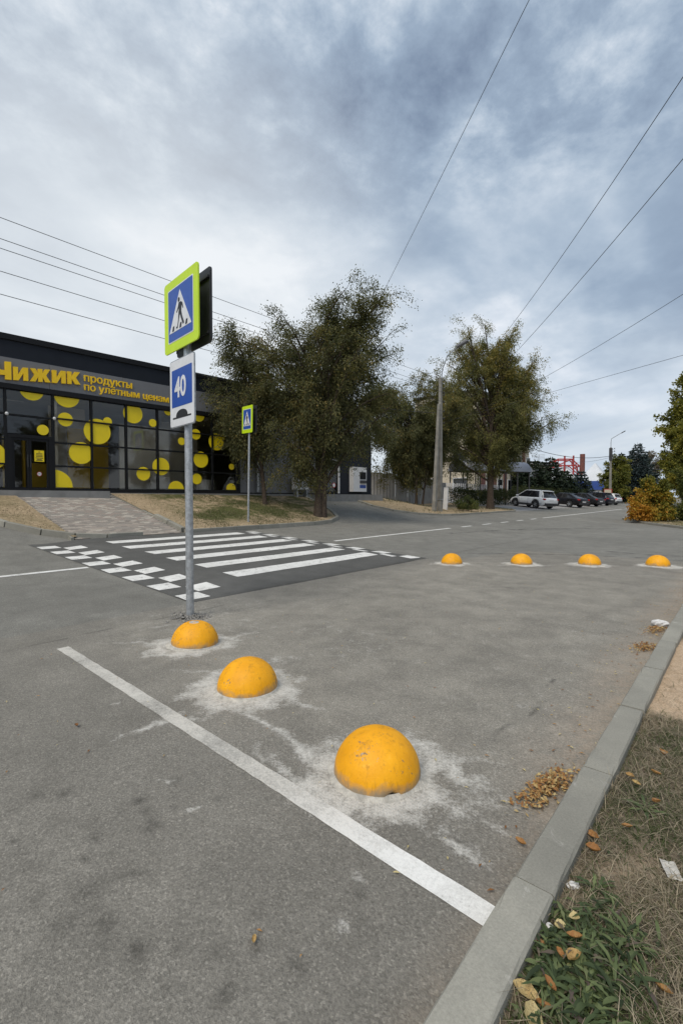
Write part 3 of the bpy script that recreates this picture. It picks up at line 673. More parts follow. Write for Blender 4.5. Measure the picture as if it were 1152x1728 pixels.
# ------------------------------------------------------------------ the shop
FP = Vector((-19.96, 1.19, 0)); FD = Vector((.0593, .998, 0)).normalized(); FN = Vector((FD.y, -FD.x, 0))
def FF(s, z, t): return FP + FD * s + FN * t + Vector((0, 0, z))
def fbox(mb, s0, s1, z0, z1, t0, t1, mi=0): return mb.prism([(s0, z0), (s1, z0), (s1, z1), (s0, z1)], FF, t0, t1, mi)
def fpart(name, mat, parent, s0, s1, z0, z1, t0, t1): return fbox(MB(), s0, s1, z0, z1, t0, t1).build(name, mat, parent)
def text_meshes(txt, size, off, depth):
    """the letters of a word as (letter, mesh data, x offset), upright in the XY plane"""
    dg = None; out = []
    def mk(s, ext):
        cu = bpy.data.curves.new('lettering', 'FONT'); cu.body = s; cu.size = size; cu.offset = off; cu.extrude = ext; cu.resolution_u = 3
        o = bpy.data.objects.new('lettering', cu); C.objects.link(o); bpy.context.view_layer.update()
        me = bpy.data.meshes.new_from_object(o.evaluated_get(bpy.context.evaluated_depsgraph_get()))
        bpy.data.objects.remove(o); bpy.data.curves.remove(cu); return me
    mx = lambda me: max((v.co.x for v in me.vertices), default=0)
    for i, ch in enumerate(txt):
        if ch == ' ': continue
        me = mk(ch, depth); pre = mk(txt[:i + 1], 0)
        x_off = mx(pre) - mx(me); bpy.data.meshes.remove(pre)
        if ch in 'ны':          # these two are drawn by hand: the font's own outline crosses itself
            x0 = min(v.co.x for v in me.vertices); x1 = mx(me); h = max(v.co.y for v in me.vertices); t = .105 * size; b = MB(); fr = lambda u, v, t_: Vector((u, v, t_))
            P = [[(x0, 0), (x0 + t, 0), (x0 + t, h), (x0, h)], [(x1 - t, 0), (x1, 0), (x1, h), (x1 - t, h)]]
            if ch == 'н': P.append([(x0 + t, h * .42), (x1 - t, h * .42), (x1 - t, h * .60), (x0 + t, h * .60)])
            else:
                xb = x0 + (x1 - x0) * .66; r0 = h * .31; cy = r0; n_ = 12; cx = xb - r0
                out_ = [(x0 + t, 0)] + [(cx + r0 * math.sin(math.pi * k / n_), cy - r0 * math.cos(math.pi * k / n_)) for k in range(n_ + 1)] + [(x0 + t, 2 * r0)]
                r1 = r0 - t * .85; in_ = [(x0 + t, 2 * r0 - t * .85)] + [(cx + r1 * math.sin(math.pi * k / n_), cy + r1 * math.cos(math.pi * k / n_)) for k in range(n_ + 1)] + [(x0 + t, t * .85)]
                P.append(out_ + in_)
            for q in P: b.prism(q, fr, -depth, depth)
            bpy.data.meshes.remove(me); me = b.mesh('lettering', None)
        out.append((ch, me, x_off))
    return out
def wall_text(txt, parent, name, mat, s0, s1, z0, height, t, depth, off=.02, tilt=0, sx=None):
    L_ = text_meshes(txt, 1.0, 0, 0.5)
    for _, me, _x in L_:      # a bolder face: the same outline twice, a hair apart
        b2 = bmesh.new(); b2.from_mesh(me); g_ = bmesh.ops.duplicate(b2, geom=b2.verts[:] + b2.edges[:] + b2.faces[:])['geom']
        for v in g_:
            if isinstance(v, bmesh.types.BMVert): v.co.x += off * 2; v.co.y += off * .5; v.co.z += .04
        b2.to_mesh(me); b2.free()
    xmax = max(x + max(v.co.x for v in me.vertices) for _, me, x in L_); xmin = min(x + min(v.co.x for v in me.vertices) for _, me, x in L_)
    h = max(v.co.y for _, me, _ in L_ for v in me.vertices)
    kx = (s1 - s0) / (xmax - xmin); ky = height / h
    for ch, me, x in L_:
        for v in me.vertices:
            u = (v.co.x + x - xmin) * kx; w = v.co.y * ky
            v.co = FF(s0 + u, z0 + w + u * tilt, t + (v.co.z + .5) * depth)
        me.materials.clear(); me.materials.append(mat); link(name, me, parent)
SH = empty('shop_building', FF(8, 1.7, 0)); SH['label'] = 'black glass fronted shop with yellow lettering and yellow dots'; SH['category'] = 'shop'
def shp(mb, name, mat):
    o = mb.build(name, mat, SH); o.location = -SH.location; return o
def SB(name, mat, *a): return shp(fbox(MB(), *a), name, mat)
SB('fascia_panel', M['navy'], -8, 23.5, 6.5, 7.12, -.4, .02)
SB('parapet_cap', M['frame'], -8.05, 23.55, 7.12, 7.32, -.5, .09)
SB('roof', M['darkmetal'], -8, 23.5, 6.6, 6.8, -15, -.4)
for i in range(12): SB('sign_band', M['greypanel'], -7.9 + i * 2.62, -7.9 + i * 2.62 + 2.612, 5.6, 6.497, -.3, .05)
SB('lintel', M['frame'], -8, 13.45, 5.42, 5.597, -.25, .10)
SB('bottom_rail', M['frame'], -8, 13.45, 1.80, 1.96, -.12, .06)
SB('plinth', M['slab'], 6.9, 18.6, 1.2, 1.797, -.1, .16)
SB('base_strip', M['frame'], 13.45, 23.5, 1.6, 1.86, -.1, .05)
SB('door_step', M['slab'], -6, 7.0, 1.3, 1.86, .065, .78)
SB('entrance_step', M['slab'], 18.65, 23.6, 1.3, 1.80, .055, .9)
for i in range(4): SB('wall_panel', M['greypanel'], 13.46 + i * 1.29, 13.46 + i * 1.29 + 1.282, 1.862, 5.597, -.2, .0)
for a, b in ((18.62, 19.06), (20.56, 21.35), (21.36, 22.5), (22.51, 23.5)): SB('wall_panel', M['navy'], a, b, 1.862, 5.597, -.2, .0)
SB('wall_panel', M['navy'], 19.061, 20.559, 3.82, 5.597, -.2, -.001)
SB('rear_wall', M['greypanel'], -8, 23.5, 1.2, 6.6, -15.2, -15)
SB('end_wall', M['navy'], 23.3, 23.5, 1.2, 6.6, -15, -.401); SB('end_wall', M['navy'], -8, -7.8, 1.2, 6.6, -15, -.401)
SB('shop_floor', M['intfloor'], -7.8, 23.3, 1.6, 1.80, -15, -.2)
SB('ceiling', M['interior'], -7.8, 23.3, 5.5, 5.59, -15, -.31)
SB('partition', M['interior'], 5.8, 7.2, 1.8, 5.45, -2.6, -2.5); SB('partition', M['interior'], 8.0, 10.2, 1.8, 4.75, -.9, -.82); SB('partition', M['interior'], 10.9, 12.9, 1.8, 5.45, -3.2, -3.1)
SB('partition', M['intyellow'], 6.3, 7.9, 2.0, 4.5, -1.9, -1.8); SB('partition', M['intyellow'], -1, 3.4, 1.8, 3.9, -3, -2.9)
SB('shelf', M['intyellow'], 4.75, 5.3, 1.8, 2.9, -1.0, -.7); SB('shelf', M['intyellow'], 3.85, 4.0, 1.8, 3.8, -.75, -.7); SB('shelf', M['intyellow'], 4.55, 4.62, 1.8, 3.8, -1.2, -1.0)
for a, b, zt in ((9.1, 9.98, 2.5), (11.25, 12.2, 2.46)):
    r_ = MB(); n_ = 16
    for i in range(n_): fbox(r_, a + (b - a) * i / n_, a + (b - a) * (i + .72) / n_, 1.98, zt, -.34, -.27)
    fbox(r_, a, b, zt - .05, zt - .01, -.36, -.345); fbox(r_, a, b, 2.0, 2.05, -.36, -.345); shp(r_, 'radiator', M['white'])
SB('ceiling_lamp', M['white'], 4.0, 4.75, 5.3, 5.34, -2.0, -1.7)
ROWS = [1.96, 2.79, 3.66, 4.56, 5.42]
cols = [3.83 - 1.328 * k for k in range(8, 0, -1)] + [3.83, 5.30] + [5.30 + 1.328 * k for k in range(1, 7)]
for i, s_ in enumerate(cols): SB('mullion', M['frame'], s_ - .04, s_ + .04, 1.961, 5.419, -.1, .04)
SB('mullion', M['frame'], 13.36, 13.45, 1.961, 5.419, -.1, .05)
for i in range(len(cols) - 1):
    a, b = cols[i] + .04, cols[i + 1] - .04
    if a > 13.2: continue
    door = abs(cols[i] - 3.83) < .01
    zs = [3.86, 4.53, 5.42] if door else ROWS
    for z_ in zs[1:-1]: SB('transom', M['frame'], a + .001, b - .001, z_ - .03, z_ + .03, -.1, .035)
    for z0, z1 in zip(zs[:-1], zs[1:]):
        SB('window_pane', M['glass'], a, b, z0 + .03, z1 - .03, -.03, -.02)
SB('mullion', M['interior'], 5.345, 5.47, 1.961, 5.419, -.2, -.11)
# the glazed double door
SB('door_frame', M['frame'], 3.872, 5.258, 3.74, 3.86, -.1, .05); SB('door_frame', M['frame'], 3.872, 4.0, 1.88, 3.739, -.1, .045); SB('door_frame', M['frame'], 5.14, 5.258, 1.88, 3.739, -.1, .045)
for a, b in ((4.003, 4.515), (4.52, 5.137)):
    lf = MB(); fbox(lf, a, a + .07, 1.89, 3.737, -.04, .02); fbox(lf, b - .07, b, 1.89, 3.737, -.04, .02); fbox(lf, a + .07, b - .07, 3.65, 3.737, -.04, .02); fbox(lf, a + .07, b - .07, 1.89, 1.98, -.04, .02)
    d_ = shp(lf, 'door_leaf', M['frame'])
    p_ = fbox(MB(), a + .071, b - .071, 1.981, 3.649, -.012, -.004).build('door_glass', M['glass'], d_)
    h_ = fbox(MB(), (b - .06) if a < 4.3 else a + .02, (b - .035) if a < 4.3 else a + .045, 2.7, 3.15, .021, .06).build('door_handle', M['darkmetal'], d_)
no = SB('notice', M['decal'], 4.68, 4.99, 2.92, 3.33, .0, .004)
lines = MB()
for z0, a, b in ((3.27, .12, .19), (3.21, .06, .25), (3.16, .05, .26), (3.11, .05, .26), (3.05, .03, .28), (3.00, .08, .23), (2.965, .05, .26)): fbox(lines, 4.68 + a, 4.68 + b, z0 - .012, z0 + .012, .005, .006)
lines.build('print', M['black'], no)
st_ = shp(MB().prism(circle(4.83, 2.47, .085, 24), FF, 0, .004), 'sticker', M['red'])
MB().prism(circle(4.83, 2.47, .062, 24), FF, .0045, .006).build('sticker_face', M['signwhite'], st_); fbox(MB(), 4.785, 4.875, 2.462, 2.482, .0065, .008).build('print', M['black'], st_)
for s_ in (3.86, 5.33):
    b = MB(); c_ = FF(s_, 4.54, .07); b.lathe([(.001, -.06), (.04, -.05), (.06, 0), (.04, .05), (.001, .06)], 12, 0, c_); shp(b, 'wall_lamp', M['white'])
# yellow dots stuck on the panes, each cut by the edge of its pane
DOTS = [(3.45, 4.89, .10, 0), (4.64, 5.50, .38, 5.40), (4.97, 4.09, .19, 9), (5.78, 5.46, .44, 9), (5.72, 4.56, .26, 9), (6.85, 4.22, .50, 9), (7.24, 4.66, .17, 9), (6.24, 3.33, .42, 9), (5.30, 2.02, .63, 9),
        (8.25, 5.10, .40, 9), (9.09, 4.81, .17, 9), (8.66, 2.62, .29, 9), (9.43, 2.96, .38, 9), (10.12, 1.98, .37, 9), (10.40, 4.14, .17, 9), (9.79, 5.42, .20, 9), (11.10, 4.52, .24, 9), (11.35, 3.37, .37, 9),
        (11.13, 2.47, .25, 9), (11.25, 5.42, .30, 9), (12.16, 4.26, .40, 9), (13.0, 3.12, .15, 9), (12.96, 2.05, .26, 9), (3.35, 3.05, .50, 9), (1.4, 4.2, .4, 9), (.6, 2.6, .5, 9), (-1.2, 3.4, .4, 9), (12.52, 4.50, .12, 9)]
for cx, cy, r_, _ in DOTS:
    for i in range(len(cols) - 1):
        a, b = cols[i] + .042, cols[i + 1] - .042
        if a > 13.2: continue
        zs = [3.86, 4.53, 5.42] if abs(cols[i] - 3.83) < .01 else ROWS
        for z0, z1 in zip(zs[:-1], zs[1:]):
            if cx + r_ < a or cx - r_ > b or cy + r_ < z0 or cy - r_ > z1: continue
            pl = clip_rect(circle(cx, cy, r_), a, b, z0 + .032, z1 - .032)
            if len(pl) > 2: shp(MB().prism(pl, FF, -.018, -.012), 'window_dot', M['decal'])
W_ = empty('shop_name', (0, 0, 0), 0, SH); W_.location = -SH.location
BOLD = {'Ч': [(0, 1), (.33, 1), (.33, .62), (.40, .52), (.62, .52), (.62, 1), (.95, 1), (.95, 0), (.62, 0), (.62, .25), (.27, .25), (.07, .36), (0, .54)],
        'и': [(0, 0), (0, .75), (.26, .75), (.26, .33), (.52, .75), (.80, .75), (.80, 0), (.54, 0), (.54, .42), (.28, 0)],
        'ж': [(0, 0), (.30, 0), (.45, .28), (.45, 0), (.70, 0), (.70, .28), (.85, 0), (1.15, 0), (.90, .39), (1.13, .75), (.84, .75), (.70, .49), (.70, .75), (.45, .75), (.45, .49), (.31, .75), (.02, .75), (.25, .39)],
        'к': [(0, 0), (0, .75), (.26, .75), (.26, .48), (.46, .75), (.78, .75), (.52, .40), (.80, 0), (.48, 0), (.26, .32), (.26, 0)]}
x_ = .09; kx = 2.75 / 4.86
for ch in 'Чижик':
    MB().prism([(3.42 + (x_ + u) * kx, 5.665 + v * .62 + (x_ + u) * kx * .095) for u, v in BOLD[ch]], FF, .052, .13).build('letter', M['letter'], W_); x_ += max(u for u, _ in BOLD[ch]) + .09
W_ = empty('shop_slogan', (0, 0, 0), 0, SH); W_.location = -SH.location
wall_text('продукты', W_, 'letter', M['letter'], 6.36, 8.20, 6.10, .235, .051, .04, .022)
wall_text('по улётным ценам', W_, 'letter', M['letter'], 6.36, 9.78, 5.755, .30, .051, .04, .022)
b = MB(); b.tube([FF(14.5, 1.9, .09), FF(14.5, 5.5, .09)], .06, 8); shp(b, 'downpipe', M['galv'])
# entrance further along: white frame round a dark door
for a in ((19.08, 19.18, 1.87, 3.8), (20.44, 20.55, 1.87, 3.8)): SB('entrance_frame', M['white'], a[0], a[1], a[2], a[3], -.1, .03)
SB('entrance_frame', M['white'], 19.08, 20.55, 3.801, 3.9, -.1, .03)
e_ = SB('entrance_door', M['frame'], 19.181, 20.439, 1.87, 3.80, -.09, -.04); fbox(MB(), 19.3, 20.3, 2.0, 3.7, -.038, -.03).build('door_glass', M['glass'], e_)
MB().prism(circle(20.1, 2.35, .16, 20), FF, -.029, -.024).build('sticker', M['red'], e_); MB().prism(circle(20.1, 2.35, .11, 20), FF, -.0235, -.02).build('sticker_face', M['signwhite'], e_)
# cash machine in a white surround, red bin, outdoor unit
A_ = empty('cash_machine', FF(22.0, 2.0, .1)); tag(A_, 'white cash machine on the dark end wall of the shop', 'cash machine')
def sub(root, mb, name, mat, par=None):
    o = mb.build(name, mat, par or root)
    if par is None: o.location = -root.location
    return o
sub(A_, fbox(MB(), 21.42, 22.64, 1.98, 3.5, .001, .35), 'housing', M['white'])
sub(A_, fbox(MB(), 22.0, 22.56, 2.75, 3.2, .351, .37), 'screen', M['frame']); sub(A_, fbox(MB(), 22.0, 22.56, 2.5, 2.68, .351, .43), 'keypad', M['darkmetal']); sub(A_, fbox(MB(), 22.0, 22.56, 2.2, 2.4, .351, .362), 'card_panel', M['bluefascia'])
A_ = empty('air_conditioner', FF(17.2, 2, .2)); tag(A_, 'pale outdoor air conditioning unit on the grey wall behind the tree', 'air conditioner')
sub(A_, fbox(MB(), 16.75, 17.7, 2.05, 2.72, .08, .42), 'casing', M['white']); b = MB()
for k in range(7): b.prism(circle(17.35, 2.38, .27 - .035 * k, 24), FF, .421 + .002 * k, .4225 + .002 * k, k % 2)
sub(A_, b, 'fan_grille', [M['darkmetal'], M['white']])
b = MB(); fbox(b, 16.85, 16.9, 1.5, 2.05, .1, .4); fbox(b, 17.55, 17.6, 1.5, 2.05, .1, .4); sub(A_, b, 'bracket', M['galv'])
A_ = empty('waste_bin', FF(18.85, 1.8, .4)); tag(A_, 'red waste bin beside the white framed entrance', 'bin')
b = MB(); b.lathe([(.16, 0), (.2, .75), (.17, .8), (.02, .86)], 16); o = b.build('bin_body', M['red'], A_); b = MB(); b.lathe([(.21, .74), (.21, .77)], 16); b.build('rim', M['darkmetal'], A_)

# ------------------------------------------------------------------ traffic signs
def crossing_face(parent, w, h, mats=True):
    """front at -Y of the panel; all pieces in panel space x, z"""
    fr = lambda u, v, t: Vector((u, t, v))
    MB().prism(rrect(-w / 2, w / 2, -h / 2, h / 2, .05), fr, -.018, .0).build('lime_border', M['lime'], parent)
    k = w / 1.0
    MB().prism(rrect(-.375 * k, .375 * k, -.37 * h, .38 * h, .02), fr, -.0205, -.0185).build('white_rim', M['signwhite'], parent)
    bl = MB().prism(rrect(-.36 * k, .36 * k, -.355 * h, .365 * h, .02), fr, -.023, -.021).build('blue_field', M['blue'], parent)
    MB().prism([(-.325 * k, -.24 * h), (.325 * k, -.24 * h), (.0, .30 * h)], fr, -.0255, -.0235).build('white_triangle', M['signwhite'], bl)
    f = MB(); q = lambda P: f.prism([(x * k, z * h) for x, z in P], fr, -.028, -.026)
    f.prism([(x * k * .9, z * h) for x, z in circle(-.028, .165, .031, 16)], fr, -.028, -.026)
    q([(-.03, .125), (.035, .125), (.06, .10), (.045, -.01), (.0, -.02), (-.03, .03)])                       # trunk
    q([(-.03, .122), (-.055, .07), (-.10, .015), (-.085, .0), (-.03, .055)]); q([(.04, .115), (.075, .105), (.105, .02), (.092, .012), (.062, .07), (.04, .06)])
    q([(.0, -.0185), (.045, -.0085), (.07, -.08), (.125, -.185), (.09, -.20), (.03, -.095)]); q([(-.02, .028), (.012, -.0195), (-.02, -.09), (-.065, -.21), (-.115, -.21), (-.105, -.19), (-.075, -.185), (-.045, -.09), (-.035, .0)])
    for x in (-.20, .02, .19): q([(x - .035, -.225), (x + .02, -.225), (x + .035, -.16), (x - .01, -.16)])
    f.build('walking_figure', M['black'], bl)
def back_panel(parent, w, h, y):
    fr = lambda u, v, t: Vector((u, t, v))
    b = MB().prism(rrect(-w / 2, w / 2, -h / 2, h / 2, .05), fr, y, y + .018).build('rear_panel', M['signback'], parent)
    e = MB(); e.box(-w / 2 + .03, w / 2 - .03, y - .03, y - .0005, h / 2 - .14, h / 2 - .11); e.box(-w / 2 + .03, w / 2 - .03, y - .03, y - .0005, -h / 2 + .11, -h / 2 + .14)
    e.box(-w / 2 + .004, -w / 2 + .012, y - .012, y - .0005, -h / 2 + .06, h / 2 - .06); e.box(w / 2 - .012, w / 2 - .004, y - .012, y - .0005, -h / 2 + .06, h / 2 - .06)
    e.build('stiffener', M['signback'], b); return b
def crossing_sign(loc, rz, lean, ph, w, h, zc, label, plate=None, pr=.05):
    root = empty('traffic_sign', loc, rz); root.rotation_euler = (0, lean, rz); tag(root, label, 'road sign', 'pedestrian crossing signs')
    b = MB(); b.tube([(0, 0, -.3), (0, 0, ph)], pr, 16); b.build('pole', M['galv'], root)
    f = empty('front_panel', (0, -.075, zc), 0, root); crossing_face(f, w, h)
    rp = empty('reverse_panel', (0, .0, zc), 0, root); back_panel(rp, w, h, .078)
    b = MB()
    for dz in (-.3, .3):
        b.box(-.09, .09, -.0745, .0775, zc + dz - .02, zc + dz + .02)
    b.build('bracket', M['galv'], root)
    if plate:
        pw, p_h, pz = plate; fr = lambda u, v, t: Vector((u, t, v))
        p = empty('speed_plate', (0, -.07, pz), 0, root)
        MB().prism(rrect(-pw / 2, pw / 2, -p_h / 2, p_h / 2, .04), fr, -.014, 0).build('plate_rim', M['galv'], p)
        MB().prism(rrect(-pw / 2 + .012, pw / 2 - .012, -p_h / 2 + .012, p_h / 2 - .012, .035), fr, -.017, -.0145).build('plate_face', M['signwhite'], p)
        z0, z1 = -.18, .315
        MB().prism(rrect(-pw / 2 + .07, pw / 2 - .06, z0, z1, .012), fr, -.0195, -.0175).build('blue_field', M['blue'], p)
        for ch, me, x in text_meshes('40', 1.0, .022, .5):
            for v in me.vertices: v.co = Vector(((v.co.x + x) * .34 - .20, -.022 + v.co.z * .003, v.co.y * .37 - .055))
            me.materials.clear(); me.materials.append(M['signwhite']); link('digit', me, p)
        n_ = 24; arch = [(-.17, 0), (-.27, 0), (-.27, -.02), (.27, -.02), (.27, 0), (.17, 0)] + [(.17 * math.cos(math.pi * i / n_), .0 + .09 * math.sin(math.pi * i / n_) ** .8) for i in range(1, n_)]
        MB().prism([(x, z - .315) for x, z in arch], fr, -.020, -.0175).build('hump_symbol', M['black'], p)
    return root
crossing_sign((-5.62, 3.46, 0), R(-6.5), 0, 4.42, 1.0, .94, 4.02, 'tall crossing sign with a 40 plate beside the yellow hemispheres', plate=(.73, .89, 2.985))
crossing_sign((-14.62, 11.54, Tf(-14.62, 11.54)), R(-12), R(2.2), 4.4, .86, 1.02, 4.0, 'leaning crossing sign without a speed plate on the lawn before the shop', pr=.038)
# broken asphalt heaped round the foot of the near sign
V = []; F = []
for i in range(230):
    a = random.uniform(0, 6.28); r_ = .04 + abs(random.gauss(0, .12)); s_ = random.uniform(.008, .026)
    c_ = Vector((-5.62 + r_ * 1.15 * math.cos(a), 3.46 + r_ * math.sin(a), .008 + max(0, .05 - r_ * .25) * random.random()))
    o_ = len(V)
    for d in ((1, 0, 0), (-1, 0, 0), (0, 1, 0), (0, -1, 0), (0, 0, 1), (0, 0, -1)):
        V.append(c_ + Vector([d[j] * s_ * random.uniform(.6, 1.3) for j in range(3)]) + Vector([random.uniform(-.3, .3) * s_ for _ in range(3)]))
    F += [tuple(o_ + q for q in f) for f in ((0, 2, 4), (2, 1, 4), (1, 3, 4), (3, 0, 4), (2, 0, 5), (1, 2, 5), (3, 1, 5), (0, 3, 5))]
o = link('rubble', mesh_np('rubble', V, F, simple('broken_asphalt', (.22, .21, .195), .95, .5, 45))); tag(o, 'broken asphalt heaped round the foot of the near sign pole', 'rubble', kind='stuff')

# ------------------------------------------------------------------ yellow concrete hemispheres
def dome_mesh(chip=None, seed=0, flat=False):
    me = bpy.data.meshes.new('dome'); nu, nv = 64, 26; V = []; F = []
    for j in range(nv + 1):
        ph = math.pi / 2 * j / nv
        for i in range(nu):
            th = 2 * math.pi * i / nu; n_ = 1 + .012 * (float(fbm(th * 2 + seed, ph * 3, .6, 4, seed)) - .5)
            if i == 0: n0 = n_
            # keep the seam smooth
            w = max(0, (i - nu * .85) / (nu * .15)); n_ = n_ * (1 - w) + n0 * w
            r_ = .25 * n_ * (max(0.0, math.cos(ph)) ** .96); z = .245 * n_ * math.sin(ph)
            if flat and z > .225: z = .225 + (z - .225) * .2
            if chip:
                ca_, w_, hh = chip; da = abs((th - ca_ + math.pi) % (2 * math.pi) - math.pi)
                lump = .6 + .9 * float(fbm(th * 14, ph * 9, .5, 3, 5))
                if da < w_ and z < hh * lump: r_ -= .030 * (1 - da / w_) ** .5 * (1 - z / (hh * lump))
            V.append((r_ * math.cos(th), r_ * math.sin(th), .012 + z))
    for j in range(nv):
        for i in range(nu): F.append((j * nu + i, j * nu + (i + 1) % nu, (j + 1) * nu + (i + 1) % nu, (j + 1) * nu + i))
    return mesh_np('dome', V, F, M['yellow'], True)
def ring_mesh(seed, r0=.22, r1=.262, h=.03):
    b = MB(); b.lathe([(r1, -.01), (r1, h * .6), (r1 - .012, h), (r0, h)], 40); return b.mesh('bare_base', M['cement'])
def collar_mesh(seed):
    nu, nv = 72, 5; V = []; F = []
    for j in range(nv + 1):
        for i in range(nu):
            th = 2 * math.pi * i / nu; ro = .262 + .075 * float(fbm(2 + math.cos(th) * 1.3, 2 + math.sin(th) * 1.3, .5, 4, seed)); k = j / nv
            r_ = .24 + (ro - .24) * k; V.append((r_ * math.cos(th), r_ * math.sin(th), .016 * (1 - k) ** 1.4 - .004 * k + .0035 + .004 * float(fbm(r_ * 20, th * 6, 1, 2, seed)) * (1 - k)))
    for j in range(nv):
        for i in range(nu): F.append((j * nu + i, (j + 1) * nu + i, (j + 1) * nu + (i + 1) % nu, j * nu + (i + 1) % nu))
    return mesh_np('cement_collar', V, F, M['cement'], True)
def bollard(x, y, z, label, seed, rz=0, chip=None, base=True, flat=False, tilt=0):
    r_ = empty('hemisphere_bollard', (x, y, z), rz); r_.rotation_euler = (tilt, 0, rz)
    tag(r_, label, 'bollard', 'yellow concrete hemispheres closing the parking pocket')
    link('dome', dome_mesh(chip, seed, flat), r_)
    if base: link('bare_base', ring_mesh(seed, h=.028 if seed != 2 else .022), r_)
    link('cement_collar', collar_mesh(seed), r_)
    if flat:
        b = MB(); b.lathe([(.055, .0), (.05, .006), (.02, .005), (.0, .003)], 20, 0, (0, .02, .236)); b.build('lifting_socket', M['cement'], r_)
bollard(*BO[0], .0, 'biggest yellow hemisphere, chipped at its foot, beside the long white line', 1, 0, (R(-33), R(9), .03), base=False)
bollard(*BO[1], .0, 'yellow hemisphere with a bare grey foot, middle of the near row', 2, 1, None)
bollard(*BO[2], .0, 'yellow hemisphere with a bare worn top, just below the sign pole', 3, 2, None, flat=True, tilt=R(3))
for (x, y), lb, s_ in zip(BF, ('far row yellow hemisphere nearest the zebra crossing', 'second yellow hemisphere of the far row counted from the zebra crossing', 'third yellow hemisphere of the far row, on a wide pale smear', 'far row yellow hemisphere nearest the kerb and picture edge'), (4, 5, 6, 7)):
    bollard(x, y, .0, lb, s_, s_, None, base=False)

# ------------------------------------------------------------------ trees, shrubs, hedges
VR = np.array([math.cos(AL), math.sin(AL), 0.]); VF = np.array([-math.sin(AL), math.cos(AL), 0.]); UP = np.array([0., 0., 1.])
def leaf_quads(P, size, ratio, rg, dirs=None, droop=0.0):
    """one diamond-ish leaf (two triangles folded along its rib) at each point"""
    n = len(P); d = rg.normal(size=(n, 3)) if dirs is None else dirs + rg.normal(size=(n, 3)) * .55
    d[:, 2] -= droop; d /= np.linalg.norm(d, axis=1)[:, None]
    s = np.cross(d, rg.normal(size=(n, 3))); s /= np.linalg.norm(s, axis=1)[:, None]
    L_ = (size * rg.uniform(.6, 1.3, n))[:, None]; w = L_ * ratio
    nrm = np.cross(d, s)
    V = np.stack([P, P + d * L_ * .45 + s * w * .5 + nrm * w * .12, P + d * L_, P + d * L_ * .45 - s * w * .5 + nrm * w * .12], 1).reshape(-1, 3)
    return V, np.arange(4 * n).reshape(-1, 4)
def bez(a, b, c, n):
    t = np.linspace(0, 1, n)[:, None]; return (1 - t) ** 2 * a + 2 * t * (1 - t) * b + t * t * c
